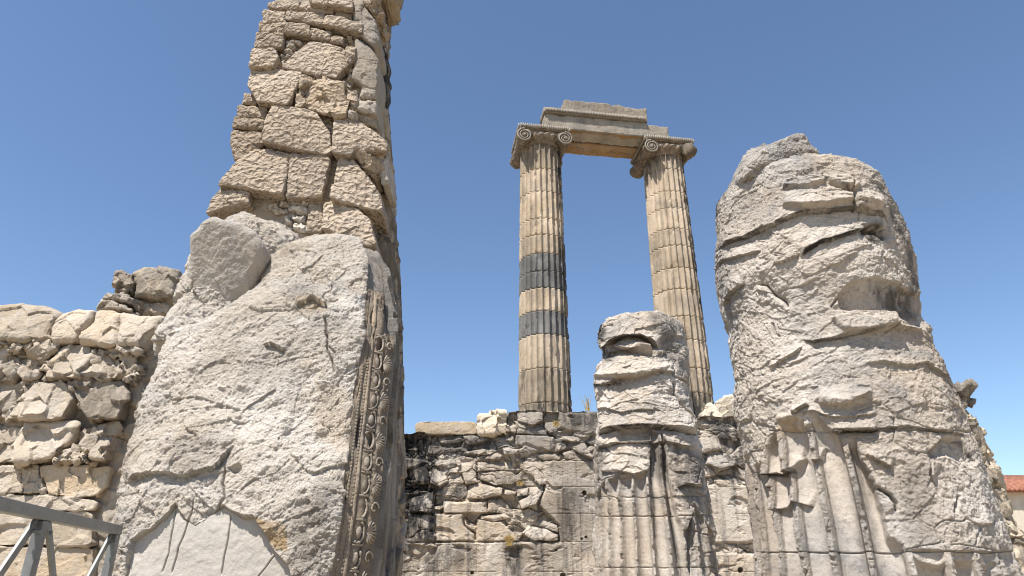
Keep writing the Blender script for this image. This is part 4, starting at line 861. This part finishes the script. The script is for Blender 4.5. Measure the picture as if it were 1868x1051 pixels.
    def ball(m, c, rs_, rn, rz_, nu=7, nv=8):
        V = []; Fc = []
        for i_ in range(nu):
            a = math.pi*i_/(nu-1)
            for j_ in range(nv):
                b_ = 2*math.pi*j_/nv; V.append(jp3(c[0]+rz_*math.cos(a), c[1]+rs_*math.sin(a)*math.cos(b_), c[2]+rn*math.sin(a)*math.sin(b_)))
        for i_ in range(nu-1):
            for j_ in range(nv): Fc.append((i_*nv+j_, i_*nv+(j_+1) % nv, (i_+1)*nv+(j_+1) % nv, (i_+1)*nv+j_))
        m.add(V, Fc)
    for sv, out, zh in ((.037, .010, ztop*.78), (.076, .020, ztop*.85)):
        zz = np.arange(0, zh, .002); rb = .0025+.0085*np.abs(np.sin(zz*math.pi/.024))**.6*(.55+.45*sstep(fbm(np.stack([zz*8, zz*0, zz*0], -1), 2)+.7)); an = np.arange(8)/8*2*math.pi
        P_ = np.array([[jp3(z_, sv+r_*math.cos(a), out+r_*math.sin(a)) for a in an] for z_, r_ in zip(zz, rb)])
        link('bead_row', grid_mesh('bead_row', P_, attrs=dict(tone=-.1, stain=.25, ochre=.1, smooth=.3)), M['jamb'], root)
    rim = MB(); zz = .06; step = .146; k = 0
    while zz < zat(608, 4.7):
        sk = _rt[k, 0]; eg = MB(); fan = MB()
        if sk > .3: ball(eg, (zz, .155, .030), .022, .022*(.5+_rt[k, 1]), .036, 9, 12)
        a_ = np.linspace(-2.45, 2.45, 18)
        rim.tube([jp3(zz+.062*math.sin(q), .150+.042*math.cos(q), .040+.004*math.cos(q)) for q in a_[int(6*_rt[k, 2]):18-int(7*_rt[k, 4])]], [.0075*(.5+_rt[(k*5+u_) % 97, 3]) for u_ in range(len(a_[int(6*_rt[k, 2]):18-int(7*_rt[k, 4])]))], 6)
        rim.tube([jp3(zz+step/2, .118, .03), jp3(zz+step/2, .190, .046)], [.004, .010], 6)
        if k % 2 == 0:
            for q in np.linspace(-1.25, 1.25, 9): fan.tube([jp3(zz, .212, .04), jp3(zz+.055*math.sin(q), .212+.045*math.cos(q), .056), jp3(zz+.075*math.sin(q), .212+.085*math.cos(q), .050)], [.004, .0085, .005], 6)
        else:
            a_ = np.linspace(0, 5.5, 18); fan.tube([jp3(zz+(.045-.006*q)*math.sin(q), .252+(.04-.006*q)*math.cos(q), .052) for q in a_], .007, 6)
        if eg.v: eg.build('egg', M['carving'], root, True)
        fan.build('palmette' if k % 2 == 0 else 'scroll', M['carving'], root, True); rim.build('egg_rim', M['carving'], root, True); rim = MB()
        zz += step; k += 1
    # broken rear edge of the jamb: stacked rough blocks ending the pier
    zz = zat(1051, 6.4)-.9; k = 0; zend = zat(385, 6.4)
    sb = np.array([(zat(q, 6.45), at(p_, q, 6.45)[0]) for q, p_ in ((1200, 706), (1051, 712), (800, 722), (640, 727), (500, 720), (380, 718))])
    while zz < zend:
        hgt = .42+.3*_rt[k+50, 0]; nA, nR = 150, 40
        v = np.linspace(zz, min(zz+hgt, zend), 50); an = np.arange(140)/140*2*math.pi
        xe = float(np.interp(zz+hgt/2, sb[:, 0], sb[:, 1]))-.10+.05*(_rt[k+50, 1]-.5)
        P = np.array([[(xe-.30+(.36+.05*_rt[k+50, 2])*np.sign(math.cos(a))*abs(math.cos(a))**.35, 6.25+.25*np.sign(math.sin(a))*abs(math.sin(a))**.35, z_) for a in an] for z_ in v]); P = close_top(P, 6, 0); P = np.concatenate([(P[0].mean(0)+(P[0]-P[0].mean(0))*.5)[None], P], 0)
        n = normals(P); h, e, r = facets(warp(P, 3, .08)*5.5, k, .6, .5); e_ = np.minimum(P[..., 2]-zz, zz+hgt-P[..., 2]); P = P+n*(.03*h+.02*fbm(P*7, 3)-.05*np.exp(-e_/.03))[..., None]
        link('stone_block', grid_mesh('b', P, attrs=dict(stain=.45, ochre=.2, smooth=0, tone=(_rt[k+50, 3]-.6)*.8)), M['jamb'], root); zz += hgt; k += 1
pier()

def tower():
    Y = 5.65
    root = empty('masonry_tower', (-2, 6.1, 0), 'tall narrow ruined tower of pitted brown limestone blocks rising behind the white rock', 'tower')
    B = [([(345, 8), (505, 20), (520, 35), (615, 50), (612, 75), (500, 60), (345, 35)], 0), ([(318, 35), (412, 50), (410, 95), (320, 97)], 1), ([(425, 55), (582, 72), (572, 122), (418, 94)], 0), ([(515, 12), (560, -10), (690, -10), (692, 52), (600, 44), (530, 32)], 2), ([(620, 55), (695, 60), (692, 88), (622, 82)], 0),
         ([(587, 85), (640, 88), (738, 118), (737, 162), (580, 127)], 0), ([(313, 98), (512, 120), (522, 168), (310, 147)], 0), ([(520, 124), (607, 145), (602, 182), (522, 172)], 0), ([(300, 150), (412, 152), (405, 217), (290, 214)], 0), ([(281, 218), (375, 220), (394, 262), (370, 302), (272, 300)], 1),
         ([(515, 178), (600, 185), (668, 215), (662, 285), (625, 335), (520, 318), (403, 293), (450, 235)], 1), ([(667, 205), (710, 205), (706, 258), (662, 303)], 1), ([(605, 160), (660, 165), (657, 197), (605, 187)], 0), ([(275, 305), (395, 299), (485, 315), (470, 370), (432, 462), (310, 442), (266, 370)], 2),
         ([(490, 330), (600, 343), (692, 385), (690, 440), (667, 503), (620, 503), (468, 463)], 3), ([(243, 393), (292, 398), (300, 445), (236, 440)], 0), ([(220, 447), (342, 463), (340, 512), (216, 500)], 4), ([(210, 506), (337, 518), (330, 563), (205, 552)], 4), ([(202, 560), (332, 568), (328, 617), (240, 682), (215, 688), (198, 620)], 4),
         ([(370, 460), (500, 473), (548, 488), (602, 570), (608, 640), (592, 660), (460, 640), (333, 606), (343, 520)], 1), ([(548, 485), (617, 490), (624, 642), (606, 652), (600, 560)], 0), ([(628, 507), (740, 522), (800, 560), (835, 592), (825, 628), (720, 642), (690, 674), (630, 674)], 2), ([(272, 628), (350, 628), (428, 646), (425, 700), (407, 828), (300, 812), (188, 792), (150, 800), (210, 700)], 2),
         ([(434, 645), (592, 657), (602, 690), (568, 832), (423, 832)], 1), ([(585, 665), (642, 680), (628, 865), (568, 848)], 4), ([(648, 679), (702, 684), (760, 745), (805, 805), (818, 885), (760, 885), (620, 862)], 2), ([(150, 792), (190, 795), (268, 812), (268, 858), (95, 900), (110, 850)], 1), ([(515, 835), (577, 840), (572, 975), (503, 970)], 0),
         ([(580, 850), (690, 860), (765, 930), (795, 1045), (700, 1040), (620, 980), (575, 965)], 2), ([(712, 640), (822, 632), (815, 700), (768, 738), (735, 715)], 3), ([(735, 372), (790, 375), (788, 412), (728, 420)], 5), ([(712, 430), (790, 420), (792, 475), (718, 472)], 5), ([(680, 465), (715, 478), (700, 505), (672, 503)], 5), ([(700, 490), (790, 478), (795, 530), (745, 522)], 0), ([(835, 620), (800, 700), (815, 770), (845, 760)], 5),
         ([(705, 170), (770, 200), (798, 240), (792, 372), (735, 365), (697, 342), (712, 255)], 6), ([(690, -10), (740, -10), (735, 60), (735, 115), (697, 85)], 6), ([(740, 40), (790, 90), (806, 180), (780, 205), (735, 165)], 6), ([(750, -10), (800, -10), (802, 60), (780, 85), (745, 30)], 3)]
    tones = {0: -.35, 1: -.1, 2: .12, 3: -.1, 4: -.6, 5: .1, 6: -.7}; ocs = {0: .2, 1: .15, 2: .2, 3: .45, 4: .3, 5: 0, 6: .1}
    for k, (L, kd) in enumerate(B):
        c = np.mean(L, 0); Yb = Y + max(0, (c[0]-700)/900) + (.05 if kd in (0, 4) else 0)
        big = (max(p[0] for p in L)-min(p[0] for p in L)) > 120
        stone('stone_block', z1(L), Yb, root, 'tower' if kd not in (5, 6) else 'rubble', .5, .018 if kd != 6 else .03, .02+.07*_rt[k+200, 1]+(.1 if kd == 2 else 0), .12*(_rt[k+200, 2]-.5)+(.35 if c[0] > 720 else 0), 190 if big else 120, 60 if big else 34, .006, .009 if kd not in (3,) else .07, 200+k, .02, tones[kd]+.3*(_rt[k+200, 3]-.5), ochre=ocs[kd], stain=.12 if kd != 5 else .3, edge=.005, proud=.05*_rt[k+200, 4]+(.03 if big else 0), chip=.16, grow=1.05)
    sm = [[(345, 850), (380, 845), (385, 865), (345, 870)], [(390, 838), (428, 838), (430, 860), (390, 862)], [(432, 840), (475, 838), (478, 852), (435, 853)], [(480, 836), (510, 838), (512, 856), (480, 855)], [(360, 868), (418, 870), (415, 888), (365, 885)], [(422, 856), (505, 858), (512, 890), (470, 893), (420, 872)], [(430, 890), (500, 898), (500, 932), (440, 915)], [(410, 895), (445, 925), (430, 945), (405, 930)], [(445, 922), (500, 938), (500, 968), (440, 955)], [(400, 945), (440, 955), (430, 975), (395, 965)],
          [(415, 165), (490, 175), (485, 190), (412, 180)], [(418, 182), (460, 190), (455, 205), (412, 200)], [(408, 202), (440, 208), (440, 228), (405, 222)], [(385, 232), (440, 232), (430, 250), (390, 252)], [(395, 255), (418, 250), (412, 275), (396, 280)], [(378, 282), (400, 285), (395, 300), (374, 298)], [(645, 335), (690, 350), (685, 375), (640, 350)], [(680, 305), (702, 315), (695, 350), (668, 335)], [(605, 335), (640, 330), (640, 350), (608, 348)], [(665, 300), (700, 280), (700, 305), (680, 310)],
          [(330, 610), (362, 618), (362, 632), (332, 626)], [(405, 628), (440, 630), (438, 645), (408, 642)], [(490, 642), (522, 642), (520, 657), (492, 655)], [(560, 480), (600, 485), (610, 495), (570, 492)], [(460, 400), (480, 400), (470, 440), (450, 440)], [(668, 150), (690, 152), (690, 172), (668, 170)], [(700, 420), (735, 405), (720, 430), (695, 435)], [(690, 440), (715, 430), (712, 460), (685, 465)], [(450, 445), (470, 430), (465, 460), (440, 460)]]
    for k, L in enumerate(sm): stone('small_stone', z1(L), Y+.04, root, 'rubble', .3, .03, .1, 0, 48, 14, .05, .02, 300+k, .02, None, edge=.006, chip=.3)
    stone('stone_block', [(690, 72), (701, 80), (705, 105), (706, 140), (704, 172), (694, 176), (686, 120)], 6.35, root, 'wall', .3, .05, .0, .3, 90, 26, .03, .03, 405, .0, -1.2, stain=.9, edge=.02)
    # core of rubble and mortar
    outl = [(-60, 505, 705), (0, 493, 692), (30, 482, 700), (60, 473, 704), (100, 466, 706), (140, 458, 708), (180, 450, 710), (200, 437, 711), (240, 433, 712), (290, 432, 713), (300, 436, 714), (330, 420, 716), (360, 395, 719), (400, 370, 721), (500, 360, 723), (700, 360, 724), (900, 360, 724)]
    P = []; nrow = 600
    rw = []
    for py, a, b in outl: A = at(a, py, Y+.09); Bp = at(b-5, py, Y+.75); rw.append((A[2], A[0], Bp[0]))
    rw = np.array(sorted(rw)); Z = np.linspace(0, rw[-1, 0]+.6, nrow); xl = np.interp(Z, rw[:, 0], rw[:, 1]); xr = np.interp(Z, rw[:, 0], rw[:, 2])
    nf, ns = 240, 200
    for i in range(nrow):
        y0, y1 = Y+.09, Y+1.5
        q = [np.stack([np.linspace(xl[i]+.06, xr[i]-.10, nf), np.full(nf, y0)], 1), np.stack([xr[i]-.10*np.linspace(1, 0, ns)**2, np.linspace(y0, y1, ns+1)[1:]], 1), np.stack([np.linspace(xr[i], xl[i]+.35, 21)[1:], np.full(20, y1)], 1), np.stack([np.linspace(xl[i]+.35, xl[i]+.06, 60)[1:-1], np.linspace(y1, y0, 60)[1:-1]], 1)]
        q = np.concatenate(q); P.append(np.concatenate([q, np.full((len(q), 1), Z[i])], 1))
    P = np.array(P); N = normals(P); h, e, r = facets(warp(P, 2, .1)*np.array([4, 3.2, 4.5]), 51, .5, .5); h2, e2, r2 = facets(warp(P, 3, .08)*11, 52, .6, .5)
    side = (N[..., 0] > .5)*1.
    d = .012*h+.010*h2+.008*fbm(P*9, 4) + side*(.012*h+.01*h2+.015*h-.015*h2-.04*np.exp(-(e/.06)**2))
    P = P+N*d[..., None]
    link('core', grid_mesh('core', P, attrs=dict(stain=.2+.45*side*(fbm(P*1.5, 3) > 0), ochre=.35, smooth=0, tone=-.35+.5*(r-.5)*side)), M['rubble'], root)
    stone('projecting_stone', [(688, -60), (722, -60), (720, -22), (710, -14), (698, -10), (690, -16)], 5.9, root, 'rubble', .5, .06, -.1, 0, 110, 30, .05, .03, 404, .0, -.3, ochre=.8, stain=.3)
    return root
tower()

# ================================================================== RUIN BEHIND THE BIG COLUMN, right edge
def right_ruin():
    rows = [(742, 1640, 1758), (760, 1640, 1772), (772, 1640, 1783), (786, 1640, 1782), (800, 1640, 1793), (825, 1640, 1806), (850, 1640, 1820), (866, 1640, 1827), (885, 1640, 1838), (905, 1640, 1846), (930, 1640, 1856), (980, 1640, 1875), (1051, 1640, 1905), (1100, 1640, 1920)]
    P, ph, X, r = loft(rows, 8.2, 500, 360, 60, zbot=0, depth=.8); P = close_top(P, 10, .05); N = normals(P)
    h, e, rr = facets(warp(P, 1.5, .15)*np.array([1.8, 1.8, 2.4]), 61, .7, .5); h2, e2, r2 = facets(warp(P, 2, .1)*6, 62, .6, .5)
    P = P+N*(.09*h+.03*h2+.01*fbm(P*12, 3)-.05*np.exp(-(e/.05)**2))[..., None]
    tag(link('ruined_column', grid_mesh('shaft', P, attrs=dict(stain=.15+.5*(rr > .75), ochre=.15, smooth=0, tone=.5*(rr-.5))), M['cream']), 'crumbling stump of pale cracked stone peeping out behind the right side of the largest column', 'column', 'ruined column stumps')
    block([(1738, 704), (1748, 698), (1768, 700), (1776, 710), (1784, 722), (1780, 738), (1766, 747), (1745, 746)], 8.0, 'dark grey angular stone balanced at the right shoulder of the largest column', mat='wall', tone=-.6, stain=.5, seed=65, group='loose stones beside the largest column', thick=.6, fac=.12, rnd=.05, tx=.5)
    block([(1758, 752), (1775, 758), (1788, 772), (1780, 782), (1760, 786)], 7.95, 'small wedge of grey flaked stone just under the dark angular stone', mat='cream', tone=-.4, stain=.3, seed=66, group='loose stones beside the largest column', thick=.5, fac=.1, rnd=.04)
right_ruin()

# ================================================================== HOUSE with red roof (far right)
def house():
    Y = 42.0; e = at(1826, 897, Y); ez = e[2]; x0 = at(1780, 897, Y)[0]; x1 = x0+16; y0, y1 = Y, Y+9
    root = empty('house', (x0+8, Y+4.5, 0), 'plain cream house with a low red tiled roof at the right edge', 'house')
    m = MB(); m.add([(x0, y0, 0), (x1, y0, 0), (x1, y1, 0), (x0, y1, 0), (x0, y0, ez), (x1, y0, ez), (x1, y1, ez), (x0, y1, ez)], [(0, 1, 5, 4), (1, 2, 6, 5), (2, 3, 7, 6), (3, 0, 4, 7), (4, 5, 6, 7)]); m.build('wall', M['plaster'], root)
    ov = .5; rz = ez+1.45; n = 60; m = MB()
    hipx = x0+2.2
    for s_ in (-1, 1):
        ye = y0-ov if s_ < 0 else y1+ov; ym = (y0+y1)/2
        for k in range(n):          # rows of half-round tiles down the slope
            xa = x0-ov+(x1-x0+2*ov)*(k+.5)/n; t1 = np.clip(min((xa-(x0-ov))/(hipx-x0+ov), 1), .02, 1)
            m.tube([(xa, ye, ez+.02), (xa, ye+(ym-ye)*t1, ez+.02+(rz-ez)*t1)], .145, 6)
    m.add([(x0-ov, y0-ov, ez), (x1+ov, y0-ov, ez), (x1+ov, y1+ov, ez), (x0-ov, y1+ov, ez), (hipx, (y0+y1)/2, rz), (x1-2.2, (y0+y1)/2, rz)], [(0, 1, 5, 4), (2, 3, 4, 5), (3, 0, 4), (1, 2, 5), (3, 2, 1, 0)])
    m.build('roof', M['tiles'], root, True)
    for xw in (7.5, 12):
        w_ = MB(); w_.bar((x0+xw, y0-.03, ez-2.3), (x0+xw, y0-.03, ez-.9), 1.1, .08, up=(0, 1, 0)); o = w_.build('window', M['shutter'], root)
        g_ = MB(); g_.bar((x0+xw, y0-.08, ez-2.2), (x0+xw, y0-.08, ez-1.0), .9, .03, up=(0, 1, 0)); p = g_.build('pane', M['glass'], None); p.parent = o
house()

# ================================================================== RAILING
def railing():
    zr = CZ+.26
    def pt(px, py):                         # point on the rail plane height
        dy = CY-py; yd = F*cp-dy*sp; zd = F*sp+dy*cp; t = .26/zd; return np.array([(px-CX)*t, yd*t, zr])
    A = pt(212, 967); B = pt(80, 938.5); d = (B-A); d[2] = 0
    root = empty('metal_railing', (A[0], A[1], 0), 'grey galvanised steel railing with crossed braces at the lower left corner', 'railing')
    posts = [A, A+d, A+2*d, A+3*d]; th = .042
    m = MB(); m.bar(A-d*.03, A+d*3.1, th*1.15, th*1.15); m.build('top_rail', M['metal'], root, bevel=.004)
    m = MB(); m.bar(A-d*.0+np.array([0, 0, -1.05]), A+d*3.1+np.array([0, 0, -1.05]), th, th); m.build('bottom_rail', M['metal'], root, bevel=.004)
    for p in posts:
        m = MB(); m.bar(p+np.array([0, 0, -.025]), p*np.array([1, 1, 0]), th*.95, th*.95, up=(0, 1, 0)); m.build('post', M['metal'], root, bevel=.004)
        m = MB(); m.bar(p*np.array([1, 1, 0])+np.array([0, 0, .006]), p*np.array([1, 1, 0])+np.array([0, 0, .018]), .14, .14, up=(0, 1, 0)); m.build('foot_plate', M['metal'], root)
    side = np.array([d[1], -d[0], 0]); side /= np.linalg.norm(side)
    for k in range(3):
        a = posts[k]; b = posts[k+1]; dn = np.array([0, 0, -1.03]); tp = np.array([0, 0, -.03])
        m = MB(); m.bar(a+tp+side*.012+d*.03, b+dn+side*.012, .036, .014, up=tuple(side)); m.build('brace', M['metal'], root, bevel=.002)
        m = MB(); m.bar(b+tp-side*.012-d*.03, a+dn-side*.012, .036, .014, up=tuple(side)); m.build('brace', M['metal'], root, bevel=.002)
        for q_ in (a+tp+d*.06-np.array([0, 0, .04]), b+tp-d*.06-np.array([0, 0, .04])):
            m = MB(); m.tube([q_-side*.028, q_+side*.030], .008, 6); m.build('bolt', M['metal'], root)
railing()

# ================================================================== dry weeds on the wall
def weed(px, py, Y, h, n, label, sd):
    rs = np.random.RandomState(sd); c = at(px, py, Y); m = MB()
    for k in range(n):
        a = rs.uniform(-1, 1); l = h*rs.uniform(.5, 1); dx, dy = a*l*.5, -rs.uniform(.02, .35)*l; b0 = c+np.array([rs.uniform(-.06, .06), 0, 0])
        m.tube([b0, b0+np.array([dx*.4, dy*.5, l*.6]), b0+np.array([dx, dy, l*rs.uniform(.7, 1)])], [.006, .005, .002], 4)
    return tag(m.build('dry_weed', M['straw']), label, 'plant', 'dry weeds on the back wall')
weed(929, 996, 15.93, .28, 110, 'tuft of dry golden grass growing from a joint of the stained wall', 3)
weed(1014, 778, 15.85, .16, 50, 'small dry tuft on the broken upper blocks below the banded column', 4)
weed(948, 886, 15.9, .12, 30, 'sparse dry blades in a crack at the middle of the stained wall', 6)
weed(1072, 750, 16.4, .45, 16, 'thin dry stalks rising from the wall top left of the middle stump', 5)
